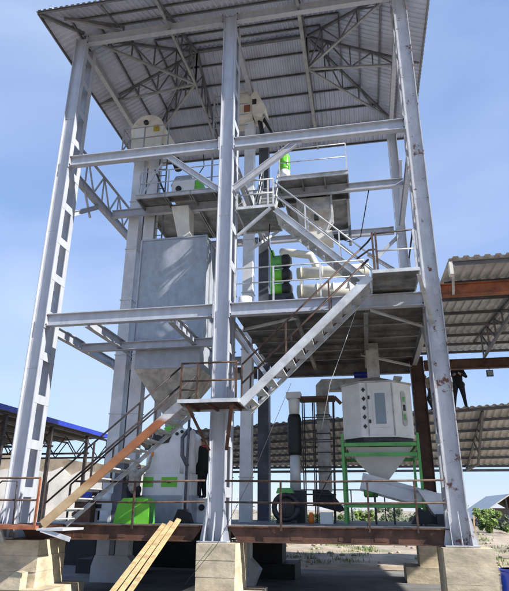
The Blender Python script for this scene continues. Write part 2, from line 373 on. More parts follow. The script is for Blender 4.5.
B('knee_brace', (5.12, -1.3, 5.62), (5.47, -.1, 4.75), PLn(.1, .012), 'steel2'); B('knee_brace', (5.4, .7, 4.3), (5.45, 1.9, 5.25), PR(.1, .1), 'steel2')
# level 3 platforms
def plat(x0, x1, y0, y1, z, ribs=3):
    p = MB().box(x0, x1, y0, y1, z - .02, z).build('platform_plate', 'plate', tower)
    B('edge_channel', (x0, y0, z - .1), (x1, y0, z - .1), PC(.06, .16, .012), 'steel2', parent=p); B('edge_channel', (x0 + .002, y1, z - .1), (x1, y1, z - .1), PC(.06, .16, .012), 'plate', parent=p)
    for i in range(ribs): x = x0 + .03 + (x1 - x0 - .06) * i / (ribs - 1); B('rib', (x, y0 + .04, z - .1), (x, y1 - .04, z - .1), PR(.05, .15), 'plate', parent=p)
    return p
plat(-4.05, -2.95, 2.6, 6.1, 11.06, 2); plat(-2.93, -2.0, 2.6, 3.02, 11.06, 2); plat(-2.93, -2.0, 3.95, 6.1, 11.055, 2); plat(-1.98, -.28, 2.6, 6.1, 11.06, 3)
plat(1.25, 3.62, 2.3, 3.9, 11.05, 4); plat(1.25, 3.6, 3.94, 6.3, 11.05, 3); plat(.22, 1.22, 3.0, 4.1, 11.05, 2)
# rear right bracing below level 3
B('cross_brace', (XR - .1, YB, 10.6), (4.35, YB, 9.55), PLn(.12, .014), 'steel2'); B('cross_brace', (4.2, YB, 9.9), (XR - .1, YB, 8.9), PI_(.12, .14, .015, .012)); B('cross_brace', (XR, YB - .3, 10.7), (XR, 4.2, 12.5), PR(.1, .1))
# ---------------------------------------------------------------- hip roof
ex0, ex1, ey0, ey1, ez = -6.35, 6.58, -1.55, 7.75, 15.93
half = (ey1 - ey0) / 2; rx0, rx1 = -2.18, 2.32; ry = (ey0 + ey1) / 2; slope = .46; rz = ez + half * slope
roof = empty('roof', (0, ry, ez), parent=tower)
cs = 1 / math.sqrt(1 + slope * slope); slen = half / cs
sxL = (rz - ez) / (rx0 - ex0); sxR = (rz - ez) / (ex1 - rx1)
def topv(x):
    X = ex0 + x
    return min(1, (X - ex0) / (rx0 - ex0), (ex1 - X) / (ex1 - rx1)) * slen
corr(MB(), (ex0, ey0, ez), (1, 0, 0), ex1 - ex0, lambda u: 0, topv, (0, cs, slope * cs), (0, -slope * cs, cs)).build('roof_sheet', 'zinc', roof)
corr(MB(), (ex0, ey1, ez), (1, 0, 0), ex1 - ex0, lambda u: 0, topv, (0, -cs, slope * cs), (0, slope * cs, cs)).build('roof_sheet', 'zinc', roof)
cl_ = 1 / math.sqrt(1 + sxL ** 2); sl = (rx0 - ex0) / cl_
corr(MB(), (ex0, ey0, ez), (0, 1, 0), ey1 - ey0, lambda u: 0, lambda u: min(u, 2 * half - u) / half * sl, (cl_, 0, sxL * cl_), (-sxL * cl_, 0, cl_)).build('roof_sheet', 'zinc', roof)
cr_ = 1 / math.sqrt(1 + sxR ** 2); sr = (ex1 - rx1) / cr_
corr(MB(), (ex1, ey0, ez), (0, 1, 0), ey1 - ey0, lambda u: 0, lambda u: min(u, 2 * half - u) / half * sr, (-cr_, 0, sxR * cr_), (sxR * cr_, 0, cr_)).build('roof_sheet', 'zinc', roof)
def zroof(x, y):
    return ez + min((x - ex0) * sxL, (ex1 - x) * sxR, (y - ey0) * slope, (ey1 - y) * slope)
def cap_(A, Bq):
    A = V(A) + (V(Bq) - V(A)) * (.06 if A[2] < rz - .1 else 0)
    MB().bar(V(A) + V((0, 0, .075)), V(Bq) + V((0, 0, .075)), .5, .02).build('ridge_cap', 'zinc', roof)
cap_((rx0, ry, rz), (rx1, ry, rz))
for cx_, cy_ in ((ex0, ey0), (ex0, ey1)): cap_((cx_, cy_, ez), (rx0, ry, rz))
for cx_, cy_ in ((ex1, ey0), (ex1, ey1)): cap_((cx_, cy_, ez), (rx1, ry, rz))
pd = .05
npur = 6
for i in range(npur):
    t = .02 + i * .98 / (npur - .2) if i else .012
    xa, xb = ex0 + (rx0 - ex0) * t, ex1 - (ex1 - rx1) * t
    ya, yb = ey0 + half * t, ey1 - half * t; z = ez + (rz - ez) * t - pd
    PP = PC(.05, .09, .01)
    B('purlin', (xa, ya, z), (xb, ya, z), PP, 'truss', parent=roof); B('purlin', (xa, yb, z), (xb, yb, z), PP, 'truss', parent=roof)
    B('purlin', (xa, ya, z - .003), (xa, yb, z - .003), PP, 'truss', parent=roof); B('purlin', (xb, ya, z - .003), (xb, yb, z - .003), PP, 'truss', parent=roof)
B('ridge_beam', (rx0, ry, rz - .12), (rx1, ry, rz - .12), PR(.12, .12), 'truss', parent=roof)
zc = 16.28
def truss(xa, ya, xb, yb, n, m='truss', mlow='truss_light'):
    """half truss from eave (a) to the king post (b)"""
    mb = MB(); ml = MB()
    P = lambda t, z: V((xa + (xb - xa) * t, ya + (yb - ya) * t, z))
    zt = lambda t: zroof(*P(t, 0).xy) - .17
    z0 = min(zc, zt(0))
    low = lambda t: z0 + (zc - z0) * t
    mb.bar(P(0, zt(0)), P(1, zt(1)), .09, .1); ml.bar(P(0, low(0)), P(1, zc), .08, .08)
    for i in range(1, n + 1):
        t = i / n
        mb.bar(P(t, low(t)), P(t, zt(t)), .05)
        a, b = (zt((i - 1) / n), low(t)) if i % 2 else (low((i - 1) / n), zt(t))
        if i > 1: mb.bar(P((i - 1) / n, a), P(t, b), .045)
    o = mb.build('truss', m, roof); ml.build('bottom_chord', mlow, roof); return o
for X in (rx0, rx1):
    truss(X, ey0 + .1, X, ry, 5); truss(X, ey1 - .1, X, ry, 5)
for xe, X in ((XL, rx0), (XR, rx1)):
    truss(xe, 0.05, X, ry, 5); truss(xe, YB - .05, X, ry, 5); truss(ex0 + .15 if xe < 0 else ex1 - .15, ry, X, ry, 5)
    sg = -1 if xe < 0 else 1
    truss(xe + sg * .15, ey0 + .5, X + (xe - X) * .55, .12, 2)
# front corner overhang outriggers
for (xa, ya, xb, yb) in ((ex0 + .1, ey0 + .1, XL, 0), (ex1 - .1, ey0 + .1, XR, 0)):
    MB().bar((xa, ya, ez - .05), (xb, yb, ZR + .28), .09, .1).build('outrigger', 'truss', roof)
# wind ties and stub posts under roof
for X in (-4.1, 4.1):
    MB().bar((X, ey0 + .2, ez + .02), (X, .0, ZR + .3), .06).build('outrigger', 'truss', roof)
B('tie_beam', (rx1, .1, ZR - .1), (rx1, YB - .1, ZR - .1), PI_(.12, .2, .014, .01), 'truss_light', parent=roof)
# ---------------------------------------------------------------- ground deck
deck = empty('platform_deck', (0, 4, -.36), 'brown steel deck frame carrying the machines at the foot of the tower', 'platform')
for xa, xb, lab in ((XL + .3, -.3, None), (.3, XR - .22, None)):
    mb = MB(); cx = .26
    # web-facing front beam with bevelled ends beside the column gussets
    for (y0, y1, z0, z1) in ((-.14, .06, -.03, -.005), (-.14, .06, -.36, -.335), (-.045, -.03, -.335, -.03)):
        e = .0
        mb.add([(xa + cx * (1 - (z0 + .36) / .36), y0, z0), (xb - (cx if xb < 0 else .06) * (1 - (z0 + .36) / .36), y0, z0), (xb - (cx if xb < 0 else .06) * (1 - (z0 + .36) / .36), y1, z0), (xa + cx * (1 - (z0 + .36) / .36), y1, z0),
                (xa + cx * (1 - (z1 + .36) / .36), y0, z1), (xb - (cx if xb < 0 else .06) * (1 - (z1 + .36) / .36), y0, z1), (xb - (cx if xb < 0 else .06) * (1 - (z1 + .36) / .36), y1, z1), (xa + cx * (1 - (z1 + .36) / .36), y1, z1)],
               [(3, 2, 1, 0), (4, 5, 6, 7), (0, 1, 5, 4), (1, 2, 6, 5), (2, 3, 7, 6), (3, 0, 4, 7)])
    bm_ = mb.build('edge_beam', 'rust', deck)
    for px_ in (xa + 1.5, xa + 2.6, xa + 3.4): MB().box(px_, px_ + .28, -.052, -.0455, -.3, -.13).build('weld_patch', 'rust', bm_)
for Y in (YB + .2, 3.3): B('cross_beam', (XL, Y, -.2), (XR, Y, -.2), PI_(.2, .3, .02, .014), 'rust_dark', parent=deck)
for X in (XL, -2.7, 0, 2.8, XR): B('cross_beam', (X, .95, -.2), (X, YB, -.2), PI_(.16, .28, .02, .014), 'rust_dark', parent=deck)
for i in range(11):
    x0 = XL - .1 + i * 1.012
    MB().box(x0, x0 + 1.0, .1, 8.2, -.03, -.012 + .004 * (i % 2)).build('deck_plate', 'plate', deck)

# plinths
def plinth(X, Y, wx, wy, z0, z1, label, foot=True, group='concrete plinths under the columns', pm_='concrete'):
    e = empty('concrete_plinth', (X, Y, GZ), label, 'plinth', group); pmat = pm_
    n = max(1, round((z1 - z0) / .3)); hh = (z1 - z0) / n
    for i in range(n):
        d = random.uniform(-.012, .012); d2 = random.uniform(-.01, .01)
        MB().box(X - wx / 2 + d, X + wx / 2 + d2, Y - wy / 2 + random.uniform(-.012, .012), Y + wy / 2 + d, z0 + i * hh, z0 + (i + 1) * hh - .004).build('cast_band', pmat, e)
        if i < n - 1: MB().box(X - wx / 2 + .018, X + wx / 2 - .018, Y - wy / 2 + .018, Y + wy / 2 - .025, z0 + (i + 1) * hh - .004, z0 + (i + 1) * hh).build('cold_joint', pmat, e)
    if foot: MB().box(X - wx / 2 - .45, X + wx / 2 + .45, Y - wy / 2 - .3, Y + wy / 2 + .35, GZ, z0).build('footing', pmat, e)
    return e
plinth(.17, .05, .9, 1.3, -1.4, -.365, 'pale board-marked concrete plinth under the centre front column')
plinth(5.62, .05, 1.02, 1.3, -1.4, -.365, 'pale board-marked concrete plinth under the rust-stained right column')
plinth(-5.0, .05, 1.6, 1.3, -1.4, -.365, 'pale concrete plinth under the left front column')
plinth(.1, YB, 1.2, 1.0, -1.3, -.365, 'black plinth under the dark rear centre column', pm_='near_black')
plinth(5.5, YB, .8, 1.0, -1.3, -.365, 'concrete plinth under the dark red rear right column')
plinth(-5.5, YB, 1.1, 1.0, -1.3, -.365, 'black plinth under the rear left column', pm_='near_black')
# broken block on the left footing
MB().prismY([(-4.95, -1.4), (-4.35, -1.4), (-4.35, -1.05), (-4.5, -1.02)], -.95, -.68).build('concrete_block', 'concrete', None, 'small wedge-shaped concrete lump on the left footing', 'block')

# ================================================================== STAIRS AND RAILINGS
def railing(parent, pts, zt, zm, post_at, zfoot, m='rail', r=.024):
    """rails following pts (list of base points), posts at indices/points"""
    for h in (zt, zm):
        MB().path([V(p) + V((0, 0, h)) for p in pts], r).build('rail', m, parent)
    for p in post_at: MB().bar(p, V(p) + V((0, 0, zt)), .045, .045).build('post', m, parent)
def flight(name, label, A, Bp, yn, yf, steps, sm, tm, rm_near, rm_far, railh=.92, sh=.19, group='stair flights up the tower front'):
    e = empty(name, (A[0], (yn + yf) / 2, A[1]), label, 'staircase', group)
    for y, m_ in ((yn, sm), (yf, 'steel2' if sm == 'stringer' else sm)):
        dzz = -.04 if y == yf else 0
        MB().ext((A[0], y, A[1] + dzz), (Bp[0], y, Bp[1] + dzz), PC(.05, .1, .012) if y == yf else [(-a, b) for a, b in PC(.06, sh, .014)][::-1]).build('stringer', m_, e)
    dx = (Bp[0] - A[0]) / steps; dz = (Bp[1] - A[1]) / steps
    for i in range(steps):
        x = A[0] + dx * (i + .5); z = A[1] + dz * (i + .5) - .0
        a = .12
        t = MB().box(x - a, x + a, min(yn, yf) + .035, max(yn, yf) - .035, z, z + .03).build('tread', tm, e)
        xs_ = x - a if dx > 0 else x + a
        MB().box(xs_ - .006, xs_ + .006, min(yn, yf) + .04, max(yn, yf) - .04, z - .05, z - .001).build('nosing', tm, t)
    for y, m_ in ((yn, rm_near), (yf, rm_far)):
        if not m_: continue
        for h in (railh, railh * .5):
            MB().path([(A[0], y, A[1] + h), (Bp[0], y, Bp[1] + h)], .024).build('rail', m_, e)
        for t in (.0, .34, .68):
            x = A[0] + (Bp[0] - A[0]) * t; z = A[1] + (Bp[1] - A[1]) * t
            MB().bar((x, y, z + .06), (x, y, z + railh), .04).build('post', m_, e)
    return e
f1 = flight('stair_flight', 'lowest stair flight with half rusty half pale stringer rising from the left deck', (-3.78, .0), (-.62, 2.68), -1.3, -.2, 12, 'stringer', 'rail_grey', 'rail_dark', 'rail_dark')
f2 = flight('stair_flight', 'silver stair flight with brown rails rising right from the column landing', (.86, 2.66), (3.98, 5.62), -1.3, -.25, 13, 'steel2', 'steel2', 'rail', 'rail_dark')
f3 = flight('stair_flight', 'upper silver stair flight with grey rails climbing leftward behind the brown rails', (4.2, 5.95), (1.42, 8.7), .42, 1.25, 12, 'steel2', 'steel2', 'rail_grey', 'rail_grey')
# landings
def landing(x0, x1, y0, y1, z, label, um, edge='steel2'):
    e = empty('stair_landing', ((x0 + x1) / 2, (y0 + y1) / 2, z - .1), label, 'landing', 'stair landings')
    MB().box(x0 + .02, x1 - .02, y0 + .02, y1 - .02, z - .025, z - .012).build('plate', um, e)
    for A, Bq in (((x0, y0), (x1, y0)), ((x1, y0 + .02), (x1, y1)), ((x0, y0 + .02), (x0, y1)), ((x0 + .02, y1), (x1 - .02, y1))):
        MB().bar((A[0], A[1], z - .035), (Bq[0], Bq[1], z - .035), .03, .085).build('edge_bar', edge, e)
    return e
l1 = landing(-.66, .8, -1.42, -.12, 2.76, 'small stair landing with brown underside on the centre column', 'rust_dark')
for X in (-.45, .62):
    B('bracket', (X, -1.25, 2.68), (X * .4, -.14, 1.75), PLn(.08, .012), 'rust', parent=l1)
for X in (-.5, .0, .6): B('rib', (X, -1.38, 2.705), (X, -.14, 2.705), PR(.05, .06), 'rust', parent=l1)
railing(l1, [(-.62, -1.38, 2.76), (.76, -1.38, 2.76)], .88, .45, [(-.6, -1.38, 2.76), (-.2, -1.38, 2.76), (.74, -1.38, 2.76)], 2.76)
for z in (3.0,): MB().path([(-.6, -1.38, z), (-.2, -1.38, z)], .02).build('rail', 'rail', l1)
l2 = landing(4.04, 5.14, -1.42, .35, 5.73, 'square plate landing with brown railing beside the right column', 'plate')
for Y in (-.9, -.3): B('rib', (4.06, Y, 5.68), (5.12, Y, 5.68), PR(.04, .05), 'plate', parent=l2)
MB().path([(3.98, -1.3, 6.54), (4.15, -1.38, 6.72), (5.08, -1.38, 6.76)], .024).build('rail', 'rail_dark', l2); MB().path([(4.15, -1.38, 6.25), (5.08, -1.38, 6.25)], .022).build('rail', 'rail_grey', l2)
MB().path([(3.7, -1.3, 6.12), (4.0, -1.36, 6.3), (4.15, -1.38, 6.3)], .024).build('rail', 'rail', l2)
for X, m_ in ((4.1, 'rail'), (4.18, 'rail'), (5.08, 'rail_grey')): MB().bar((X, -1.38, 5.73), (X, -1.38, 6.76), .05).build('post', m_, l2)
MB().path([(5.08, -1.38, 6.76), (5.1, .3, 6.76)], .022).build('rail', 'rail_dark', l2); MB().bar((5.1, .3, 5.73), (5.1, .3, 6.76), .045).build('post', 'rail_grey', l2)
l2b = landing(4.05, 5.14, .4, 1.5, 5.735, 'inner plate landing at the foot of the upper stair flight', 'plate')
l3 = landing(.26, 1.42, .3, 1.9, 8.8, 'upper stair landing with pale railing beside the centre column', 'plate')
B('bracket', (1.3, .32, 8.7), (.28, .5, 7.95), PLn(.08, .012), 'steel2', parent=l3); B('bracket', (1.3, 1.85, 8.7), (.28, 1.3, 7.7), PLn(.08, .012), 'steel2', parent=l3)
railing(l3, [(.28, .33, 8.8), (1.38, .33, 8.8)], .9, .42, [(.28, .33, 8.8), (1.22, .33, 8.8), (1.38, .33, 8.8)], 8.8, 'rail_grey')
# steep flight into depth from upper landing to level 3
f4 = empty('stair_flight', (.95, 2.4, 8.8), 'short steep stair of grey treads from the upper landing to the top platform', 'staircase', 'stair flights up the tower front')
for X in (.62, 1.18): MB().ext((X, 1.5, 8.8), (X, 3.0, 11.05), PC(.05, .2, .012)).build('stringer', 'steel2', f4)
for i in range(10):
    t = (i + .5) / 10; MB().box(.645, 1.155, 1.5 + 1.5 * t - .1, 1.5 + 1.5 * t + .1, 8.8 + 2.25 * t, 8.83 + 2.25 * t).build('tread', 'rail_grey', f4)
for X in (.6, 1.2):
    for h in (.9, .5): MB().path([(X, 1.5, 8.8 + h), (X, 3.0, 11.05 + h)], .022).build('rail', 'rail_grey', f4)
    for t in (0, 1): MB().bar((X, 1.5 + 1.5 * t, 8.8 + 2.25 * t), (X, 1.5 + 1.5 * t, 9.7 + 2.25 * t), .04).build('post', 'rail_grey', f4)
# front deck railing
rl = empty('deck_railing', (0, -.2, 0), 'long rusty two-rail railing along the front edge of the lower deck', 'railing')
for xa, xb in ((-3.7, -.25), (.25, 5.3)):
    for z in (1.0, .52): MB().path([(xa, -.2, z), ((xa + xb) / 2, -.2, z - .02), (xb, -.2, z + .01)], .024).build('rail', 'rail', rl)
for X in (-2.05, 1.6, 3.61, 4.66): MB().bar((X, -.2, -.1), (X, -.2, 1.0), .045).build('post', 'rail', rl)
# far railing at rear of deck
rr = empty('deck_railing', (0, 8.1, 0), 'dark thin railing along the rear edge of the lower deck', 'railing')
for z in (1.05, .5): MB().path([(.4, 8.1, z), (5.4, 8.1, z)], .02).build('rail', 'rail_dark', rr)
for X in (.6, 1.8, 3.0, 4.2, 5.3): MB().bar((X, 8.1, -.05), (X, 8.1, 1.05), .04).build('post', 'rail_dark', rr)
# left front platform and its railing
lp = empty('entry_platform', (-5.2, -.8, -.12), 'brown edged entry platform at the foot of the lowest stair', 'platform')
MB().box(-7.4, -3.86, -1.45, -.2, -.1, -.02).build('plate', 'rust_orange', lp); MB().box(-3.855, -3.2, -1.4, -.4, -.12, -.07).build('foot_plate', 'steel2', lp)
MB().bar((-3.75, -1.38, -.1), (-3.05, -1.3, -.3), .03, .1).build('foot_bracket', 'steel2', lp); MB().bar((-4.85, -1.3, -.12), (-5.1, -.7, -.4), .08).build('strut', 'steel2', lp)
for z in (1.02, .53): MB().path([(-7.2, -1.4, z), (-3.92, -1.4, z)], .024).build('rail', 'rail', lp)
for X in (-3.92, -6.3): MB().bar((X, -1.4, -.05), (X, -1.4, 1.02), .045).build('post', 'rail_orange' if 'rail_orange' in M else 'rust_orange', lp)
MB().path([(-5.4, -1.42, .55), (-4.9, -1.42, .95), (-4.5, -1.42, .95), (-4.45, -1.42, -.0)], .02).build('hoop_rail', 'rail_dark', lp)
# level 1 right and level 3 railings
r1 = empty('floor_railing', (1.7, .12, Z1), 'pale two-rail railing on the first floor edge right of the centre column', 'railing')
railing(r1, [(.3, .14, Z1 - .02), (3.9, .14, Z1 - .02)], 1.12, .66, [(.32, .14, Z1 - .02), (1.4, .14, Z1 - .02), (2.7, .14, Z1 - .02)], Z1, 'rail_grey', .02)
r3 = empty('floor_railing', (2.4, 2.34, 11.05), 'pale railing on the upper right platform beside the green motor', 'railing')
railing(r3, [(1.28, 2.34, 11.05), (3.58, 2.34, 11.05)], 1.08, .55, [(1.28, 2.34, 11.05), (3.58, 2.34, 11.05)], 11, 'rail_grey', .02)
railing(r3, [(3.58, 2.36, 11.05), (3.58, 6.2, 11.05)], 1.08, .55, [(3.58, 6.2, 11.05)], 11, 'rail_grey', .02)
r4 = empty('floor_railing', (-2.2, 2.76, 11.06), 'grey railing with loose struts on the upper left platform', 'railing')
railing(r4, [(-4.0, 2.76, 11.06), (-.35, 2.76, 11.06)], 1.05, .55, [(-4.0, 2.76, 11.06), (-2.9, 2.76, 11.06), (-.4, 2.76, 11.06)], 11, 'rail_grey', .02)
MB().bar((-3.9, 2.78, 11.1), (-3.3, 3.0, 12.6), .05).build('strut', 'rail_grey', r4); MB().bar((-3.0, 2.78, 11.1), (-3.6, 3.1, 12.4), .05).build('strut', 'rail_dark', r4)

# ================================================================== MACHINES
def flange(mb, x, y, z, wx, wy, t=.03, o=.035): return mb.box(x - wx / 2 - o, x + wx / 2 + o, y - wy / 2 - o, y + wy / 2 + o, z - t / 2, z + t / 2)
def arc(cx, cz, r, a0, a1, n): return [(cx + r * math.cos(R(a0 + (a1 - a0) * i / n)), cz + r * math.sin(R(a0 + (a1 - a0) * i / n))) for i in range(n + 1)]
def elevator(label, legs, Y, lw, ztop, headpoly, y0, y1):
    e = empty('bucket_elevator', (sum(legs) / len(legs), Y, GZ), label, 'elevator', 'bucket elevators')
    for X in legs:
        lg = MB().box(X - lw / 2, X + lw / 2, Y - .19, Y + .19, -1.1, ztop).build('leg', 'elev', e)
        z = 1.3
        while z < ztop: flange(MB(), X, Y, z, lw, .38, .03, .03).build('flange', 'elev', lg); z += 2.05
    xm0, xm1 = min(legs) - lw / 2, max(legs) + lw / 2
    MB().prismY([(xm0 - .1, GZ), (xm1 + .1, GZ), (xm1 + .3, -1.3), (xm1, -1.0), (xm0, -1.0), (xm0 - .1, -1.3)], Y - .25, Y + .25).build('boot', 'elev', e)
    h = MB().prismY(headpoly, y0, y1).build('head', 'cream', e)
    return e, h
HX = -4.29
hp = [(HX - .62, 13.45), (HX + .62, 13.45), (HX + .66, 14.5)] + arc(HX, 14.75, .7, 0, 180, 14) + [(HX - .66, 14.5)]
el1, hd1 = elevator('tall white bucket elevator with rounded cream head under the left roof', (-4.6, -3.97), 4.0, .42, 13.5, hp, 3.6, 4.4)
MB().box(HX - .5, HX - .08, 3.585, 3.6, 14.35, 14.9).build('panel', 'white', hd1); MB().box(HX + .28, HX + .52, 3.57, 3.6, 14.6, 14.9).build('label_plate', 'yellow', hd1)
MB().lathe((HX - .05, 3.6, 15.05), (HX - .05, 3.5, 15.05), [(.1, 0), (.1, .1), (.04, .12)], 12).build('shaft_end', 'dark', hd1)
MB().prismY([(HX - .18, 13.46), (HX + .18, 13.46), (HX, 13.85)], 3.55, 3.599).build('stiffener', 'cream', hd1)
MB().ext((HX + .55, 4, 14.7), (HX + 1.0, 4, 13.9), PR(.5, .42)).build('discharge_chute', 'cream', el1); MB().cyl((HX + .92, 4, 14.0), (HX + 1.35, 3.9, 12.9), .17).build('spout', 'dark', el1)
pl = plat(-5.0, -3.1, 2.95, 3.5, 13.36, 3); pl.parent = el1; pl.name = 'service_platform'
for o_ in [pl] + list(pl.children): pass
pl.data.transform(Matrix.Translation(wloc(tower) - wloc(el1)))
for o_ in pl.children: o_.data.transform(Matrix.Translation(wloc(tower) - wloc(el1)))
for A_, B_ in (((-4.98, 2.98), (-3.12, 2.98)), ((-4.98, 2.98), (-4.98, 4.3))):
    for h in (1.0, .5): MB().path([(*A_, 13.36 + h), (*B_, 13.36 + h)], .022).build('rail', 'truss_light', el1)
for p_ in ((-4.98, 2.98), (-4.1, 2.98), (-3.12, 2.98), (-4.98, 3.6), (-4.98, 4.3)): MB().bar((*p_, 13.3), (*p_, 14.36), .045).build('post', 'truss_light', el1)
MB().bar((-4.98, 3.0, 13.36), (-4.98, 3.6, 14.36), .04).build('brace', 'truss_light', el1)
hp2 = [(-.95, 14.7), (.05, 14.7), (.08, 15.5)] + arc(-.43, 15.6, .52, 0, 180, 12) + [(-.98, 15.5)]
el2, hd2 = elevator('second white bucket elevator rising just behind the centre column', (-.1, -.76), 4.0, .36, 14.75, hp2, 3.65, 4.35)
MB().prismY([(.02, 15.75), (.22, 15.95), (.62, 15.0), (.42, 14.6), (.1, 14.75)], 3.5, 4.2).build('discharge_chute', 'cream', el2)
MB().box(.07, .24, 3.49, 3.51, 15.25, 15.5).build('opening', 'black', el2); MB().box(-.28, -.05, 3.6, 3.66, 15.05, 15.35).build('guard', 'rust_orange', hd2)
for (x, dx_) in ((.3, .28), (.5, .75)): MB().cyl((x, 3.85, 14.75), (x + dx_, 3.7, 13.2), .09).build('spout', 'dark', el2)
MB().ext((.48, 3.6, 14.9), (1.25, 3.6, 13.1), PR(.1, .06)).build('strut', 'truss_light', el2)
for A_, B_ in (((-1.35, 3.1), (.0, 3.1)), ((-1.35, 3.1), (-1.35, 4.3))):
    for h in (14.5, 15.0, 15.5, 14.0): MB().path([(*A_, h), (*B_, h)], .02).build('rail', 'truss_light', el2)
for p_ in ((-1.35, 3.1), (-.95, 3.1), (-1.35, 4.3)): MB().bar((*p_, 11.1), (*p_, 15.6), .06).build('post', 'truss_light', el2)
ld = empty('ladder', (-3.55, 3.7, 9.2), 'narrow dark access ladder beside the left bucket elevator', 'ladder')
for X in (-3.68, -3.38): MB().bar((X, 3.72, 9.2), (X, 3.72, 13.3), .045).build('side_rail', 'truss', ld)
for i in range(14): MB().bar((-3.68, 3.72, 9.35 + i * .29), (-3.38, 3.72, 9.35 + i * .29), .028).build('rung', 'truss', ld)
for i, (pts_, lab) in enumerate((([(1.1, 1.4, 8.75), (1.0, 1.7, 8.2), (1.12, 1.8, 7.9), (1.2, 1.9, 7.5)], 'black drooping cable from the upper landing to the drive motors'), ([(3.2, 3.6, 9.15), (3.5, 3.4, 8.9), (3.9, 3.3, 9.0), (4.3, 3.2, 10.8)], 'black cable looping right of the grey hopper'), ([(-1.7, 3.0, 13.0), (-1.6, 2.9, 12.2), (-1.9, 2.9, 11.7)], 'black cable dropping to the green end of the upper machine'))):
    MB().path(pts_, .018, 6).build('cable', 'black', None, lab, 'cable')
# grey storage bin
bn = empty('storage_bin', (-2.45, 3.6, 3.2), 'large galvanised square bin with pyramid hopper hanging between the left and centre columns', 'bin')
MB().box(-3.6, -1.3, 2.55, 4.75, 5.42, 9.1).build('wall', 'galv', bn); MB().box(-3.54, -1.36, 2.6, 4.7, 4.55, 5.41).build('skirt', 'galv', bn)
MB().frus((-2.65, -2.25, 3.45, 3.85, 3.05), (-3.54, -1.36, 2.6, 4.7, 4.545)).build('hopper', 'galv_warm', bn)
MB().box(-2.68, -2.22, 3.42, 3.88, 2.85, 3.049).build('outlet', 'galv', bn)
for z in (6.4, 7.9): MB().box(-3.63, -1.27, 2.52, 4.78, z, z + .05).build('stiffener', 'galv', bn) if False else None
for X in (-3.62, -1.28): MB().box(X - .03, X + .03, 2.51, 2.57, 5.42, 9.12).build('corner_angle', 'galv', bn)
for Y in (3.1, 3.65, 4.2): MB().box(-1.3, -1.25, Y - .03, Y + .03, 5.45, 9.05).build('rib', 'galv', bn)
MB().box(-3.64, -1.26, 2.52, 4.78, 9.1, 9.16).build('rim', 'galv', bn)
for X in (-3.4, -1.5): MB().box(X - .1, X + .1, 4.5, 4.7, -.02, 4.5).build('support_leg', 'elev', bn) if X < -3 else None
# chute from platform into bin
MB().frus((-2.5, -2.1, 3.3, 3.7, 9.15), (-2.85, -2.2, 3.12, 3.8, 10.75)).build('feed_chute', 'cream', None, 'pale tapered chute hanging from the upper left platform into the grey bin', 'chute')
# upper white machine
um = empty('drum_sieve', (-2.3, 3.3, 11.06), 'white boxed machine with round port and green end on the upper left platform', 'machine')
MB().prismY([(-2.82, 11.06), (-1.95, 11.06), (-1.95, 11.72), (-2.7, 11.76), (-2.82, 11.66)], 2.95, 3.7).build('housing', 'white', um)
MB().lathe((-2.55, 2.95, 11.36), (-2.55, 2.9, 11.36), [(.11, 0), (.11, .05), (.06, .055)], 14).build('port', 'black', um); MB().box(-1.945, -1.72, 3.0, 3.6, 11.2, 11.7).build('end_cover', 'green', um)
MB().prismY([(-3.0, 12.5), (-2.4, 12.5), (-2.2, 12.0), (-2.9, 11.8), (-3.2, 12.1)], 3.8, 4.5).build('inlet_box', 'galv', um)
# upper right: motor, hopper mixer
gm = empty('upright_motor', (1.42, 2.7, 11.05), 'green upright motor on a white base beside the upper right platform edge', 'motor')
MB().lathe((1.42, 2.7, 11.05), (1.42, 2.7, 12), [(.2, 0), (.2, .42), (.16, .46)], 16).build('base', 'white', gm); MB().lathe((1.42, 2.7, 11.515), (1.42, 2.7, 13), [(.18, 0), (.19, .05), (.19, .58), (.15, .66), (.06, .7)], 16).build('motor_body', 'green', gm)
for i in range(12):
    q = i * math.pi / 6; MB().box(1.42 + .19 * math.cos(q) - .008, 1.42 + .19 * math.cos(q) + .008, 2.7 + .19 * math.sin(q) - .008, 2.7 + .19 * math.sin(q) + .008, 11.6, 12.05).build('fin', 'green', gm)
MB().box(1.7, 2.95, 2.5, 3.1, 11.05, 11.13).build('cover_sheet', 'white', None, 'thin white sheet lying on the upper right platform', 'sheet')
hr = empty('mixing_hopper', (2.4, 3.8, 9.1), 'dull grey hopper with square black port hanging under the upper right platform', 'hopper')
MB().box(1.75, 3.0, 3.3, 4.4, 10.2, 10.68).build('body', 'galv_warm', hr); MB().frus((2.2, 2.6, 3.7, 4.0, 9.4), (1.75, 3.0, 3.3, 4.4, 10.195)).build('cone', 'galv_warm', hr); MB().box(2.02, 2.95, 3.4, 4.1, 9.05, 9.395).build('gate_box', 'cream', hr)
MB().box(2.35, 2.5, 3.35, 3.5, 9.85, 10.05).build('port', 'black', hr); MB().cyl((3.0, 3.6, 9.2), (3.5, 3.6, 9.2), .12).build('actuator', 'dark', hr); MB().bar((2.98, 3.28, 9.6), (2.98, 3.28, 10.8), .06).build('hanger', 'rail_grey', hr)
MB().bar((3.55, 3.9, 9.0), (3.55, 3.9, 10.95), .09).build('hanger', 'truss', hr)
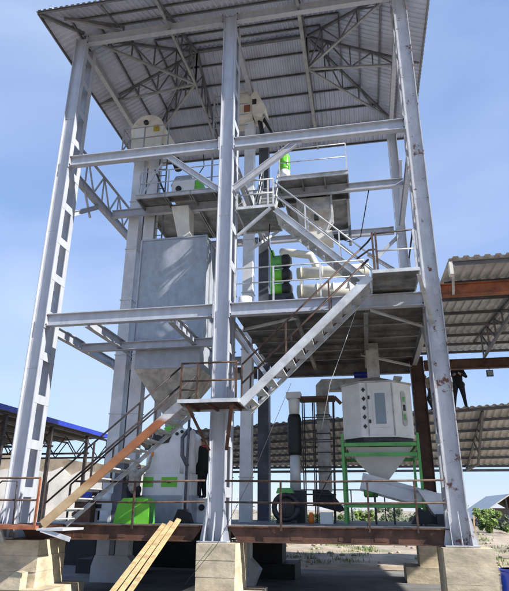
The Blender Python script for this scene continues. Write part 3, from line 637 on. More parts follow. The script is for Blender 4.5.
# first floor machines: motor group and horizontal drums
mg = empty('drive_unit', (1.3, 2.0, Z1), 'green and black stacked drive motors on the first floor', 'motor')
MB().box(1.0, 1.75, 1.7, 2.3, Z1 - .02, 6.5).build('stand', 'dark', mg)
for z in (6.72, 7.2, 7.68):
    MB().lathe((1.08, 2.0, z), (2, 2.0, z), [(.12, 0), (.21, .03), (.22, .32)], 16).build('motor_body', 'green' if z < 7.5 else 'green_frame', mg)
    MB().lathe((1.4, 1.98, z), (2.5, 1.98, z), [(.2, 0), (.23, .05), (.23, .2), (.12, .3)], 16).build('fan_cover', 'black', mg)
MB().box(1.02, 1.12, 1.95, 2.25, 6.5, 8.1).build('bracket', 'green', mg)
ds = empty('drum_cleaner', (2.8, 2.9, Z1), 'pair of cream horizontal cylinders stacked behind the upper stair flights', 'machine')
for z, x0, x1, r in ((7.62, 1.75, 4.1, .2), (6.98, 1.75, 3.6, .22)):
    d = MB().lathe((x0, 2.9, z), (x1, 2.9, z), [(r * .7, 0), (r, .02), (r, x1 - x0 - .02), (r * .7, x1 - x0)], 20).build('drum', 'cream', ds)
    for k in range(4): x = x0 + .15 + k * (x1 - x0 - .3) / 3; MB().lathe((x - .02, 2.9, z), (x + .02, 2.9, z), [(r + .03, 0), (r + .03, .04)], 20).build('hoop', 'cream', d)
for x in (1.9, 3.4): MB().box(x - .05, x + .05, 2.8, 3.0, Z1 - .02, 7.5).build('stand', 'rail_grey', ds)
MB().path([(1.2, 3.4, 8.7), (1.5, 3.2, 8.55), (2.2, 3.2, 8.4), (2.4, 3.4, 8.0), (2.4, 3.2, 7.6)], .14, 12).build('bend_pipe', 'cream', ds); MB().cyl((.45, .9, Z1), (.45, .9, Z1 + .5), .2).build('tub', 'white', ds)
# pellet mill
pm = empty('pellet_mill', (-2.1, 2.7, 0), 'big white pellet mill with curved hood and green door panels behind the lowest stair', 'machine')
MB().box(-2.85, -1.3, 2.2, 3.4, -.01, .72).build('base', 'galv', pm)
MB().box(-2.82, -1.36, 2.25, 3.35, .721, 1.32).build('cabinet', 'white', pm)
MB().prismY([(-2.78, 1.325), (-1.5, 1.325), (-1.38, 1.7)] + arc(-1.72, 2.2, .4, 0, 90, 8) + [(-2.05, 2.62), (-2.15, 2.2), (-2.62, 2.14), (-2.78, 1.9)], 2.3, 3.3).build('hood', 'white', pm)
MB().prismY([(-2.72, 2.1), (-2.12, 2.2), (-2.0, 2.5), (-2.6, 2.42)], 2.28, 3.2).build('hopper_mouth', 'black', pm)
MB().prismY([(-2.2, 2.46), (-1.98, 2.63), (-1.98, 2.8), (-2.3, 2.62)], 2.3, 2.5).build('green_flap', 'green', pm)
for x0, x1 in ((-2.8, -2.5), (-2.25, -1.78)):
    d = MB().box(x0, x1, 2.235, 2.25, .95, 1.22).build('door_panel', 'green', pm); MB().box((x0 + x1) / 2 - .05, (x0 + x1) / 2 + .05, 2.2, 2.234, 1.06, 1.09).build('handle', 'black', d)
MB().lathe((-1.52, 2.4, 1.325), (-1.52, 2.4, 3), [(.24, 0), (.23, .3), (.2, .75), (.22, .95), (.17, 1.2), (.08, 1.27)], 20).build('end_housing', 'elev', pm)
for dx_, dz in ((-.15, .5), (.0, .56)): MB().lathe((-1.72 + dx_, 2.3, 1.95 + dz), (-1.72 + dx_, 2.27, 1.95 + dz), [(.05, 0), (.05, .03)], 12).build('bolt_hole', 'black', pm)
MB().path([(-1.42, 2.0, 3.0), (-1.42, 2.0, 2.2), (-1.45, 2.05, 1.3), (-1.44, 2.05, .1)], .04).build('steam_pipe', 'slate', pm); MB().path([(-1.4, 2.1, 2.6), (-1.6, 2.0, 2.3), (-1.58, 2.0, 1.8), (-1.42, 2.05, 1.5)], .06).build('hose', 'slate', pm)
MB().box(-1.55, -1.4, 2.1, 2.24, .35, 1.5).build('pipe_rack', 'elev', pm)
MB().frus((-2.35, -1.85, 2.5, 3.1, 2.63), (-2.65, -2.2, 3.4, 3.9, 2.84)).build('feed_throat', 'galv', pm)
# green guard and grey stand and box pedestal
gb = empty('belt_guard', (-2.5, 1.2, 0), 'bright green sheet metal guard box on the lower deck', 'guard')
MB().prismY([(-3.08, -.01), (-2.1, -.01), (-2.1, .52), (-2.22, .64), (-2.85, .62), (-3.0, .45)], 1.0, 1.5).build('shell', 'green', gb); MB().box(-2.099, -2.085, 1.05, 1.45, .02, .5).build('end_flange', 'green_frame', gb)
MB().box(-2.5, -2.47, .985, .999, .0, .6).build('seam', 'green_frame', gb)
gs = empty('motor_stand', (-3.9, 2.1, 0), 'light grey steel motor stand with dark openings left of the green guard', 'stand')
for X in (-4.22, -3.6):
    for Y in (1.9, 2.3): MB().bar((X, Y, -.01), (X, Y, .3), .08).build('leg', 'elev', gs)
MB().box(-4.28, -3.54, 1.85, 2.4, .301, .5).build('frame', 'elev', gs); MB().box(-4.05, -3.85, 1.84, 1.849, .36, .47).build('opening', 'black', gs); MB().cyl((-4.1, 2.1, .64), (-3.65, 2.1, .64), .13).build('motor_body', 'elev', gs); MB().box(-3.56, -3.3, 1.9, 2.3, .0, 1.6).build('panel', 'slate', gs)
pb = empty('conditioner_box', (-1.2, 3.0, 0), 'white boxed plinth with round bolt left of the centre column', 'box')
MB().box(-1.62, -.85, 2.75, 3.4, -.01, .62).build('body', 'white', pb); MB().lathe((-1.15, 2.75, .4), (-1.15, 2.7, .4), [(.09, 0), (.09, .05)], 12).build('knob', 'black', pb); MB().box(-1.7, -.8, 2.72, 3.45, .621, .65).build('lid', 'elev', pb)
MB().prismY([(-1.75, -.01), (-1.2, -.01), (-1.3, .25), (-1.6, .35)], 1.9, 2.2).build('rubber_heap', 'black', None, 'black rubber heap on the deck below the white machine', 'rubber')
# pellet cooler
co = empty('pellet_cooler', (4.05, 4.0, 0), 'white octagonal pellet cooler with window on a green frame', 'cooler')
ch = .55; x0, x1, y0, y1 = 3.0, 5.08, 3.0, 5.0
def octo(mb, i, z0, z1, j=None):
    j = i if j is None else j
    def ring(k, z): a, b, c, d = x0 + k, x1 - k, y0 + k, y1 - k; return [(a + ch, c, z), (b - ch, c, z), (b, c + ch, z), (b, d - ch, z), (b - ch, d, z), (a + ch, d, z), (a, d - ch, z), (a, c + ch, z)]
    vs_ = ring(i, z0) + ring(j, z1)
    return mb.add(vs_, [(k, (k + 1) % 8, 8 + (k + 1) % 8, 8 + k) for k in range(8)] + [tuple(range(8))[::-1], tuple(range(8, 16))])
body = octo(MB(), 0, 2.35, 3.95).build('body', 'white', co)
octo(MB(), -.03, 3.951, 4.0).build('rim', 'galv_warm', co); octo(MB(), 0, 4.001, 4.2, .42).build('roof_cap', 'galv_warm', co); octo(MB(), .05, 2.2, 2.349).build('grille', 'dark', co)
MB().box(3.78, 4.48, 2.985, 3.0, 2.42, 3.88).build('door', 'white', body); MB().box(3.92, 4.34, 2.965, 2.984, 2.62, 3.72).build('window_frame', 'white', body); MB().box(3.98, 4.28, 2.955, 2.964, 2.72, 3.62).build('window', 'glass', body)
for X in (3.76, 4.5): MB().box(X - .015, X + .015, 2.97, 3.0, 2.38, 3.93).build('seam', 'galv_warm', body)
for z in (2.8, 3.5): MB().box(3.78, 3.84, 2.95, 2.984, z - .05, z + .05).build('hinge', 'dark', body)
# five diamond marks on the left chamfer, long oval nameplate on the right chamfer
for i in range(5):
    u = V((-1, 1, 0)).normalized(); nrm = V((-1, -1, 0)).normalized(); c = V((3.66, 2.985, 2.66 + i * .27))
    MB().add([c + V((0, 0, .075)), c + V((.06, 0, 0)), c - V((0, 0, .075)), c - V((.06, 0, 0)), c + V((0, .014, .075)), c + V((.06, .014, 0)), c + V((0, .014, -.075)), c + V((-.06, .014, 0))],
             [(3, 2, 1, 0), (4, 5, 6, 7), (0, 1, 5, 4), (1, 2, 6, 5), (2, 3, 7, 6), (3, 0, 4, 7)]).build('diamond_mark', 'dark', body)
u = V((1, 1, 0)).normalized(); nr = V((1, -1, 0)).normalized(); c0 = V((4.82, 3.29, 3.2)) + nr * .02
pts = [(.1 * math.cos(R(a)), (.42 if a <= 180 else -.42) + .1 * math.sin(R(a))) for a in list(range(0, 181, 30)) + list(range(180, 361, 30))]
def plate3(pts, c, th):
    n = len(pts); a = [c + u * p[0] + V((0, 0, p[1])) for p in pts]; b = [q - nr * th for q in a]
    return MB().add(a + b, [(i, (i + 1) % n, n + (i + 1) % n, n + i) for i in range(n)] + [tuple(range(n))[::-1], tuple(range(n, 2 * n))])
plate3(pts, c0, .018).build('nameplate', 'galv_warm', body)
for z, hh, m_ in ((.27, .07, 'green_frame'), (0.02, .09, 'black'), (-.25, .09, 'green_frame')):
    plate3([(-.05, -hh), (.05, -hh), (.05, hh), (-.05, hh)], c0 + V((0, 0, z)) + nr * .004, .01).build('nameplate_mark', m_, body)
MB().prismY([(4.55, 4.0), (4.75, 4.0), (4.85, 4.12), (4.6, 4.16)], 3.1, 3.5).build('cap_box', 'galv_warm', co)
for X in (2.97, 5.11):
    for Y in (2.97, 5.03): MB().bar((X, Y, -.01), (X, Y, 2.45), .075).build('frame_post', 'green_frame', co)
for z in (2.14, 1.86, .48):
    for Y in (2.97, 5.03): MB().bar((3.02, Y, z), (5.06, Y, z), .08, .1).build('frame_rail', 'green_frame', co)
    for X in (2.97, 5.11): MB().bar((X, 3.02, z + .003), (X, 4.98, z + .003), .08, .1).build('frame_rail', 'green_frame', co)
MB().frus((3.85, 4.25, 3.8, 4.2, 1.2), (3.1, 4.98, 3.1, 4.9, 2.08)).build('hopper', 'white', co)
for X in (3.6, 4.3): MB().bar((X, 2.97, .0), (X, 2.97, .44), .05).build('frame_stub', 'rail_dark', co)
MB().lathe((3.5, 3.3, .85), (4.4, 3.3, .85), [(.1, 0), (.15, .03), (.15, .38), (.08, .42)], 14).build('gear_motor', 'green_frame', co); MB().lathe((4.4, 3.3, .85), (4.7, 3.3, .85), [(.12, 0), (.12, .16)], 12).build('vibrator', 'red', co)
vs_e = empty('vibrating_sieve', (4.7, 3.4, .2), 'sloping pale grey sieve trough below the white cooler', 'sieve')
MB().ext((3.45, 3.35, 1.13), (5.35, 3.35, .62), PC(.5, .26, .02), (0, 1, 0)).build('trough', 'elev', vs_e); MB().ext((3.45, 3.05, 1.08), (5.4, 3.05, .55), PR(.03, .3)).build('side_plate', 'elev', vs_e)
MB().ext((5.3, 3.35, .66), (5.75, 3.35, .5), PR(.35, .16)).build('lip', 'white', vs_e)
for x, z in ((3.8, .8), (5.0, .5)): MB().bar((x, 3.1, -.01), (x, 3.1, z), .06).build('spring_leg', 'dark', vs_e)
bk = empty('receiving_chute', (5.4, 3.0, 0), 'pale grey slanted chute at the right end of the deck', 'chute')
MB().prismY([(4.95, .9), (5.85, .75), (5.85, .02), (5.55, .02), (5.3, .3)], 2.6, 3.3).build('shell', 'elev', bk); MB().prismY([(4.7, .02), (5.5, .02), (5.25, .28), (4.95, .42)], 2.5, 2.9).build('rubber_skirt', 'black', bk)
MB().box(5.35, 5.75, 2.3, 2.59, -.01, .28).build('tray', 'dark', bk)
# pipe from first floor to cooler + duct
MB().box(3.83, 4.22, 3.85, 4.15, 4.2, 5.42).build('drop_pipe', 'galv_warm', None, 'square grey drop pipe from the first floor to the cooler roof', 'pipe')
du = empty('air_duct', (2.3, 5.0, 0), 'grey vertical air duct with square elbow leading to the cooler', 'duct')
MB().prismY([(2.1, .9), (2.5, .9), (2.5, 4.12), (4.0, 4.12), (4.0, 4.5), (2.3, 4.5), (2.1, 4.3)], 4.8, 5.2).build('casing', 'galv_warm', du)
for z in (1.5, 2.1, 2.7, 3.3, 3.9): flange(MB(), 2.3, 5.0, z, .4, .4, .03, .04).build('flange', 'dark', du)
MB().lathe((3.4, 4.7, 4.58), (4.2, 4.7, 4.58), [(.1, 0), (.1, .5)], 10).build('gate_valve', 'blue_edge', du)
MB().prismY([(1.9, .5), (2.7, .3), (2.9, .35), (2.4, .95), (1.9, .95)], 4.7, 5.3).build('fan_outlet', 'dark', du)
st = empty('scaffold_stand', (2.2, 4.2, 0), 'tall thin rusty scaffold stand with brown plate top', 'scaffold')
MB().box(1.6, 2.75, 3.85, 4.6, 3.68, 3.76).build('top_plate', 'rust', st); MB().bar((2.75, 3.9, 3.72), (2.95, 3.9, 3.5), .1).build('bent_edge', 'rust', st)
for X in (1.72, 2.05, 2.6):
    for Y in (3.92, 4.5): MB().bar((X, Y, -.01), (X + (.1 if X > 2.5 else 0), Y, 3.68), .035).build('leg', 'rail_dark', st)
for z in (.8, 1.6, 2.4, 3.1):
    for Y in (3.92, 4.5): MB().bar((1.72, Y + .03, z), (2.65, Y + .03, z), .03).build('rung', 'rail_dark', st)
MB().bar((2.1, 3.92, .6), (2.6, 3.92, 1.5), .03).build('brace', 'rail_dark', st)
fc = empty('filter_column', (1.45, 4.0, 0), 'slim vertical column with white top and black middle sleeve on the deck', 'filter')
MB().lathe((1.45, 4, .9), (1.45, 4, 3), [(.17, 0), (.15, 1.1)], 14).build('lower_pipe', 'elev', fc); MB().lathe((1.45, 4, 1.95), (1.45, 4, 3), [(.19, 0), (.22, .1), (.22, 1.1), (.18, 1.25)], 14).build('sleeve', 'black', fc)
MB().lathe((1.45, 4, 3.15), (1.45, 4, 4), [(.16, 0), (.2, .72)], 14).build('upper_pipe', 'white', fc); MB().box(1.22, 1.68, 3.78, 4.22, 3.7, 3.9).build('head_box', 'elev', fc); MB().box(1.2, 1.75, 3.7, 4.3, -.01, .9).build('base', 'dark', fc)
bl = empty('blower', (1.25, 3.0, 0), 'round dark blower housing with green top on the deck', 'blower')
tor = []
mb = MB()
nseg = 20
for i in range(nseg + 1): q = 2 * math.pi * i / nseg; tor.append((1.28 + .34 * math.cos(q), 3.0, .42 + .34 * math.sin(q)))
mb.path(tor, .08, 8).build('volute', 'dark', bl); MB().box(1.05, 1.5, 3.1, 3.4, .1, .75).build('back_plate', 'dark', bl); MB().prismY([(1.0, .8), (1.5, .8), (1.45, .95), (1.05, .95)], 2.95, 3.3).build('motor_cover', 'green_frame', bl); MB().box(1.0, 1.56, 2.95, 3.3, -.01, .08).build('foot', 'dark', bl)
MB().box(1.12, 1.2, 2.7, 2.78, 0, .02).build('x', 'dark', bl) if False else None
# small items on deck
MB().lathe((1.98, 3.2, -.01), (1.98, 3.2, 1), [(.09, 0), (.09, .2), (.05, .26), (.05, .3)], 12).build('paint_can', 'orange', None, 'small orange container on the deck beside the scaffold stand', 'container')
MB().box(2.25, 2.6, 3.0, 3.25, -.01, .3).build('white_box', 'white', None, 'small white box on the deck near the orange container', 'box')
MB().box(-4.35, -4.12, 1.55, 1.75, .62, .86).build('blue_bag', 'blue', None, 'small blue bag behind the treads of the lowest stair', 'bag')
MB().box(-4.5, -4.0, 1.5, 1.8, -.01, .615).build('crate', 'rust', None, 'rusty crate under the small blue bag', 'crate')

MB().box(-9.5, -2.3, 8.6, 8.9, GZ - .02, -.15).build('retaining_wall', 'near_black', None, 'black retaining wall under the rear left of the deck', 'wall')
mb = MB(); rnd = random.Random(4)
for _ in range(26): mb.ball((rnd.uniform(-6.2, -4.6), rnd.uniform(5.2, 6.2), rnd.uniform(.0, .9)), (rnd.uniform(.15, .4), .25, rnd.uniform(.1, .25)), 7, 5)
mb.build('scrap_heap', 'rust_dark', None, 'dark brown scrap heap on the deck behind the lowest stair', 'scrap')
# planks leaning on the deck edge
for i, (xa, xb, lab) in enumerate(((-1.24, -2.2, 'left sawn plank leaning on the deck edge'), (-1.1, -2.0, 'middle sawn plank leaning on the deck edge'), (-.96, -1.78, 'right sawn plank leaning on the deck edge'))):
    A_ = V((xb, -1.45, GZ + .03)); d = (V((xa, -.19, .0)) - A_).normalized()
    MB().ext(A_, A_ + d * (2.36 + .05 * i), PR(.11, .045), (0, -.8, .6)).build('plank', 'wood', None, lab, 'plank', 'planks leaning on the deck')
# barrel
ba = empty('plastic_barrel', (6.56, -.1, GZ), 'blue plastic barrel beside the right plinth', 'barrel')
MB().lathe((6.56, -.1, GZ + .0), (6.56, -.1, 1), [(.26, 0), (.29, .06), (.3, .3), (.285, .33), (.3, .36), (.3, .62), (.285, .65), (.3, .68), (.29, .92), (.27, .98)], 28).build('body', 'blue', ba)
MB().lathe((6.56, -.1, GZ + .93), (6.56, -.1, 1), [(.305, 0), (.305, .05)], 28).build('lid_ring', 'blue', ba)

# cables
MB().path([(3.62, -.2, 5.2), (3.25, -.2, 4.25), (2.86, -.2, 3.29), (2.6, 0, 2.2)], .008, 6).build('cable', 'rail_grey', None, 'thin pale cable hanging below the right stair landing', 'cable')
MB().path([(-.5, -.66, -1.2), (.2, -.68, -.4), (.9, -.4, 1.0), (1.9, -.3, 3.3)], .006, 6).build('cable', 'rail_dark', None, 'thin dark cable crossing the centre plinth', 'cable')

# ================================================================== SHEDS
shed = empty('open_shed', (10, 3, GZ), 'open shed with corrugated roof and rust red beams right of the tower', 'shed')
SX0, SX1 = 5.95, 17
B('beam', (XR + .22, 0, 5.63), (SX1, 0, 5.63), PI_(.2, .32, .024, .014), 'rust_orange', parent=shed); B('beam', (XR + .35, YB, 5.28), (SX1, YB, 5.3), PI_(.2, .36, .024, .014), 'rust', parent=shed)
sy0, sy1, sz0, sz1 = -1.25, 9.6, 5.98, 6.5; ln = math.hypot(sy1 - sy0, sz1 - sz0); dd = ((0), (sy1 - sy0) / ln, (sz1 - sz0) / ln)
corr(MB(), (SX0 - .1, sy0, sz0), (1, 0, 0), SX1 - SX0, lambda u: 0, lambda u: ln, dd, (0, -dd[2], dd[1]), .24, .045).build('roof_sheet', 'zinc_warm', shed)
for i in range(8):
    t = .02 + i / 7.3; B('purlin', (SX0, sy0 + (sy1 - sy0) * t, sz0 + (sz1 - sz0) * t - .06), (SX1, sy0 + (sy1 - sy0) * t, sz0 + (sz1 - sz0) * t - .06), PC(.05, .1, .01), 'truss', parent=shed)
for X in (8.0, 11.5, 15):
    mb = MB()
    mb.bar((X, 0, 5.8), (X, YB, 5.5), .08); mb.bar((X, -.9, 5.9), (X, 8, 6.45), .08)
    ys = [.1 + i * 1.1 for i in range(7)]
    for i in range(6):
        a = lambda y: 5.8 - .3 * y / YB; b = lambda y: 5.95 + .065 * y
        mb.bar((X, ys[i], a(ys[i])), (X, ys[i + 1], b(ys[i + 1])), .05); mb.bar((X + .004, ys[i + 1], a(ys[i + 1])), (X + .004, ys[i + 1], b(ys[i + 1])), .05)
    mb.build('truss', 'truss', shed)
MB().box(SX0 - .1, SX0 - .02, -1.2, -1.0, 5.6, 5.92).build('bracket', 'cream', shed); MB().bar((SX0, -1.1, 5.85), (SX0 + .1, -.1, 5.5), .06).build('strut', 'rail_grey', shed)
B('column', (16.5, 0, GZ), (16.5, 0, 5.46), HB, 'rust', (1, 0, 0), parent=shed); B('column', (16.5, YB, GZ), (16.5, YB, 5.1), HB, 'rust', (1, 0, 0), parent=shed)
fl = empty('floodlight', (8.1, 6.5, 4.8), 'small square floodlight hanging under the red shed beam', 'lamp')
MB().box(7.98, 8.2, 6.5, 6.6, 4.78, 5.0).build('housing', 'dark', fl); MB().box(8.0, 8.18, 6.485, 6.499, 4.8, 4.98).build('glass', 'glass', fl); MB().cyl((8.09, 6.55, 5.0), (8.09, 6.6, 5.12), .012, 6).build('stem', 'dark', fl)

can = empty('far_canopy', (4, 12, GZ), 'long low canopy with corrugated roof behind the tower where two people stand', 'canopy')
cx0, cx1, cy0, cy1 = -6.5, 15, 9.5, 15.2
zn = lambda x: 3.42 + .085 * (x + 5) * .72; zf = 2.36
mb = MB(); us = []; k = 0
while cx0 + k * .07 < cx1: us.append(cx0 + k * .07); k += 1
vs_ = []; fs = []
for i, x in enumerate(us):
    o_ = .05 * (1 if (i % 4) in (1, 2) else 0); vs_ += [(x, cy0, zn(x) + o_), (x, cy1, zf + o_)]
for i in range(len(us) - 1): fs.append((2 * i, 2 * i + 2, 2 * i + 3, 2 * i + 1))
mb.add(vs_, fs).build('roof_sheet', 'zinc_warm', can)
for i in range(7):
    t = .02 + i * .16; y = cy0 + (cy1 - cy0) * t
    B('purlin', (cx0, y, zn(cx0) * (1 - t) + zf * t - .06), (cx1, y, zn(cx1) * (1 - t) + zf * t - .06), PC(.06, .11, .012), 'truss', parent=can)
for X in (-4.0, .5, 3.9, 8.3, 12.5):
    mb = MB(); mb.bar((X, cy0 + .2, zn(X) - .16), (X, cy1, zf - .16), .09); mb.bar((X, cy0 + .2, zn(X) - .16), (X, cy0 + 2.6, zf - .15), .09); mb.bar((X, cy0 + 2.6, zf - .15), (X, cy1, zf - .2), .09)
    for t in (.2, .4, .6, .8): mb.bar((X, cy0 + .2 + 2.4 * t, (zn(X) - .16) * (1 - t) + (zf - .15) * t), (X, cy0 + .6 + 2.9 * t, zn(X) * (1 - .1 - .5 * t) + zf * (.1 + .5 * t) - .15), .05)
    mb.build('truss', 'truss', can)
B('tie_rail', (cx0, cy1, 2.12), (cx1, cy1, 2.16), PR(.09, .11), 'truss', parent=can)
for X in (-6.2, 13.5): B('post', (X, cy1, GZ - .1), (X, cy1, 2.2), PR(.16, .16), 'truss', parent=can)
for X in (-6.2, 13.5): B('post', (X, cy0 + .3, GZ - .1), (X, cy0 + .3, zn(X) - .1), PR(.16, .16), 'truss', parent=can)

lc = empty('side_canopy', (-17, 13, GZ), 'dark canopy with bright blue fascia at the far left', 'canopy')
corr(MB(), (-24, 3, 4.0), (0, 1, 0), 17, lambda u: 0, lambda u: 12, V((12, 0, .5)).normalized(), V((-.5, 0, 12)).normalized(), .3, .05).build('roof_sheet', 'rail_dark', lc)
MB().bar((-11.97, 3, 4.5), (-11.97, 20, 4.5), .05, .24).build('fascia', 'blue_edge', lc)
for i in range(9): X = -12.4 - i * 1.35; B('purlin', (X, 3, 4.34 - i * .055), (X, 20, 4.34 - i * .055), PC(.06, .12, .012), 'truss_light' if i % 2 else 'truss', parent=lc)
for Y in (5.0, 9.0, 13.0, 17.0, 19.8):
    mb = MB(); mb.bar((-24, Y, 3.3), (-12.1, Y, 3.3), .1)
    for i in range(8): mb.bar((-12.2 - i * 1.45, Y, 4.28), (-12.9 - i * 1.45, Y, 3.3), .05); mb.bar((-12.9 - i * 1.45, Y, 3.3), (-13.6 - i * 1.45, Y, 4.22), .05)
    mb.build('truss', 'rail_dark', lc)
    B('post', (-12.3, Y, GZ - .1), (-12.3, Y, 4.3), PR(.16, .16), 'rail_dark', parent=lc)
# walls far left
wl = empty('plaster_wall', (-24, 27, GZ), 'whitewashed wall with bare clay top behind the blue edged canopy', 'wall')
mb = MB(); mt = MB(); n = 40; X0, X1 = -42.0, -9.5
prev = None
for i in range(n):
    xa = X0 + (X1 - X0) * i / n; xb = X0 + (X1 - X0) * (i + 1) / n
    def ht(x): t = (x - X0) / (X1 - X0); return 5.6 - 2.6 * t + .5 * mnoise.noise((x * .6, 2, 0))
    def hm(x): return 3.3 - .5 * (x - X0) / (X1 - X0) + .55 * mnoise.noise((x * .9, 7, 0))
    for m_, z0a, z0b, za, zb, y in ((mb, GZ - .2, GZ - .2, hm(xa), hm(xb), 26.9), (mt, hm(xa), hm(xb), ht(xa), ht(xb), 27.0)):
        m_.add([(xa, y, z0a), (xb, y, z0b), (xb, y, zb), (xa, y, za), (xa, 27.6, z0a), (xb, 27.6, z0b), (xb, 27.6, zb), (xa, 27.6, za)],
               [(0, 1, 2, 3), (5, 4, 7, 6), (3, 2, 6, 7), (0, 3, 7, 4), (1, 5, 6, 2), (4, 5, 1, 0)])
mb.build('lime_wash', 'wallwhite', wl); mt.build('clay_upper', 'walltan', wl)
# white low wall seen under the deck and far hut on right
MB().box(-7.5, -2.6, 21, 21.4, GZ - .3, .1).build('low_wall', 'wallwhite', None, 'low whitewashed wall far behind the planks', 'wall')
ht_ = empty('far_hut', (17, 47, GZ), 'small far hut with pale pitched roof beyond the bushes at right', 'hut')
rdg = (15.9, 1.75); 
MB().add([(12.6, 41, -.35), (15.8, 41, 1.65), (15.8, 52, 1.65), (12.6, 52, -.35), (12.6, 41, -.25), (15.8, 41, 1.75), (15.8, 52, 1.75), (12.6, 52, -.25)], [(3, 2, 1, 0), (4, 5, 6, 7), (0, 1, 5, 4), (1, 2, 6, 5), (2, 3, 7, 6), (3, 0, 4, 7)]).build('roof_slope', 'cream', ht_)
MB().add([(15.8, 41, 1.66), (19.2, 41, -.35), (19.2, 52, -.35), (15.8, 52, 1.66), (15.8, 41, 1.75), (19.2, 41, -.25), (19.2, 52, -.25), (15.8, 52, 1.75)], [(3, 2, 1, 0), (4, 5, 6, 7), (0, 1, 5, 4), (1, 2, 6, 5), (2, 3, 7, 6), (3, 0, 4, 7)]).build('roof_slope', 'rust_dark', ht_)
for X in (12.9, 14.2, 15.6, 17.2, 18.8): MB().bar((X, 42, GZ), (X, 42, 1.6 - abs(X - 15.8) * .62), .12).build('post', 'slate', ht_)
MB().bar((12.8, 42, -.3), (19, 42, -.3), .1).build('tie', 'slate', ht_); MB().box(14.4, 18.6, 50, 50.2, GZ - .2, .6).build('back_wall', 'white', ht_)
fp = MB().bar((9.4, 22, GZ - .1), (9.45, 22, .1), .08); fp.build('fence_post', 'wood', None, 'thin pale stake standing in the dirt at right', 'stake')

# ================================================================== VEGETATION
def bush(x, y, zb, rx_, rz_, nleaf, leaf, m, label, group='bushes on the far dirt bank', cat='bush'):
    e = empty('bush', (x, y, zb), label, cat, group); rnd = random.Random(int(x * 100 + y))
    st_ = MB()
    for i in range(6):
        q = rnd.uniform(0, 6.28); st_.path([(x, y, zb - .1), (x + .2 * rx_ * math.cos(q), y + .2 * rx_ * math.sin(q), zb + .5 * rz_), (x + .55 * rx_ * math.cos(q), y + .55 * rx_ * math.sin(q), zb + 1.2 * rz_)], [.05, .035, .012], 5)
    st_.build('stem', 'bark', e)
    cl_ = [(rnd.gauss(0, .45) * rx_, rnd.gauss(0, .45) * rx_, rz_ * rnd.uniform(.25, 1.75), rnd.uniform(.18, .42) * rz_) for _ in range(16)]
    mb = MB(); vs_ = []; fs = []
    for i in range(nleaf):
        c = rnd.choice(cl_); d = V((rnd.gauss(0, 1), rnd.gauss(0, 1), rnd.gauss(0, 1))).normalized() * c[3] * rnd.uniform(.5, 1.15)
        p = V((x + c[0], y + c[1], zb + c[2])) + d
        if p.z < zb: p.z = zb + .05
        a = V((rnd.gauss(0, 1), rnd.gauss(0, 1), rnd.gauss(0, .6))).normalized() * leaf; b = a.orthogonal().normalized() * leaf * .45
        o = len(vs_); vs_ += [p - a, p + b, p + a, p - b]; fs.append((o, o + 1, o + 2, o + 3))
    mb.add(vs_, fs); mb.build('crown', m, e); return e
bush(12.2, 33, -1.15, 1.3, .85, 1700, .13, 'leafC', 'bright green bush right of the rust-stained column in front of the hut')
bush(14.1, 36, -1.1, 1.2, .6, 1200, .13, 'leafB', 'dusty low bush in front of the far hut at the right edge')
for x, y, rx_, rz_, m, lab in ((1.2, 36, 1.1, .6, 'leafA', 'olive bush seen between the air duct and the left post of the cooler frame'), (3.6, 39, 1.3, .75, 'leafC', 'fresh green bush seen low under the left half of the cooler'), (5.6, 43, 1.5, 1.0, 'leafB', 'tall dusty bush seen low under the middle of the cooler'), (7.6, 38, 1.2, .85, 'leafB', 'grey green bush seen low under the right half of the cooler'), (-.8, 40, 1.3, .6, 'leafA', 'olive bush seen low behind the round blower')):
    bush(x, y, -1.2, rx_, rz_, 1500, .14, m, lab)
def shrubs():
    rnd = random.Random(11); vs_ = []; fs = []
    for _ in range(70):
        x, y = rnd.uniform(-14, 34), rnd.uniform(44, 62); h = rnd.uniform(.5, 1.5) * (1.25 if mnoise.noise((x * .2, 1, 4)) > 0 else .7)
        for _ in range(420):
            d = V((rnd.gauss(0, .75), rnd.gauss(0, .5), abs(rnd.gauss(0, .5)) * h)); p = V((x, y, -1.35)) + d
            a = V((rnd.gauss(0, 1), rnd.gauss(0, 1), rnd.gauss(0, .8))).normalized() * .14; b = a.orthogonal().normalized() * .07
            o = len(vs_); vs_ += [p - a, p + b, p + a, p - b]; fs.append((o, o + 1, o + 2, o + 3))
    MB().add(vs_, fs).build('far_shrubs', 'leafB', kind='stuff', label='band of far dusty green shrubs along the horizon', cat='shrubs')
shrubs()
def grass():
    rnd = random.Random(3); vs_ = []; fs = []
    for _ in range(260):
        cx_, cy_ = rnd.uniform(-8, 17), rnd.uniform(12.5, 34)
        if mnoise.noise((cx_ * .25, cy_ * .25, 5)) < .0: continue
        k = min(1, max(0, (cy_ - 14) / 12)); k = k * k * (3 - 2 * k)
        zb = GZ - .02 + k * (.55 + .55 * mnoise.noise((cx_ * .12, cy_ * .15, 3)))
        for _ in range(46):
            p = V((cx_ + rnd.gauss(0, .28), cy_ + rnd.gauss(0, .28), zb - .06)); h = rnd.uniform(.08, .3); q = rnd.uniform(0, 6.28); s_ = V((math.cos(q), math.sin(q), 0)) * .025
            o = len(vs_); vs_ += [p - s_, p + s_, p + V((rnd.gauss(0, .08), rnd.gauss(0, .08), h))]; fs.append((o, o + 1, o + 2))
    MB().add(vs_, fs).build('grass', 'leafC', kind='stuff', label='sparse green grass tufts on the dry dirt bank', cat='grass')
grass()
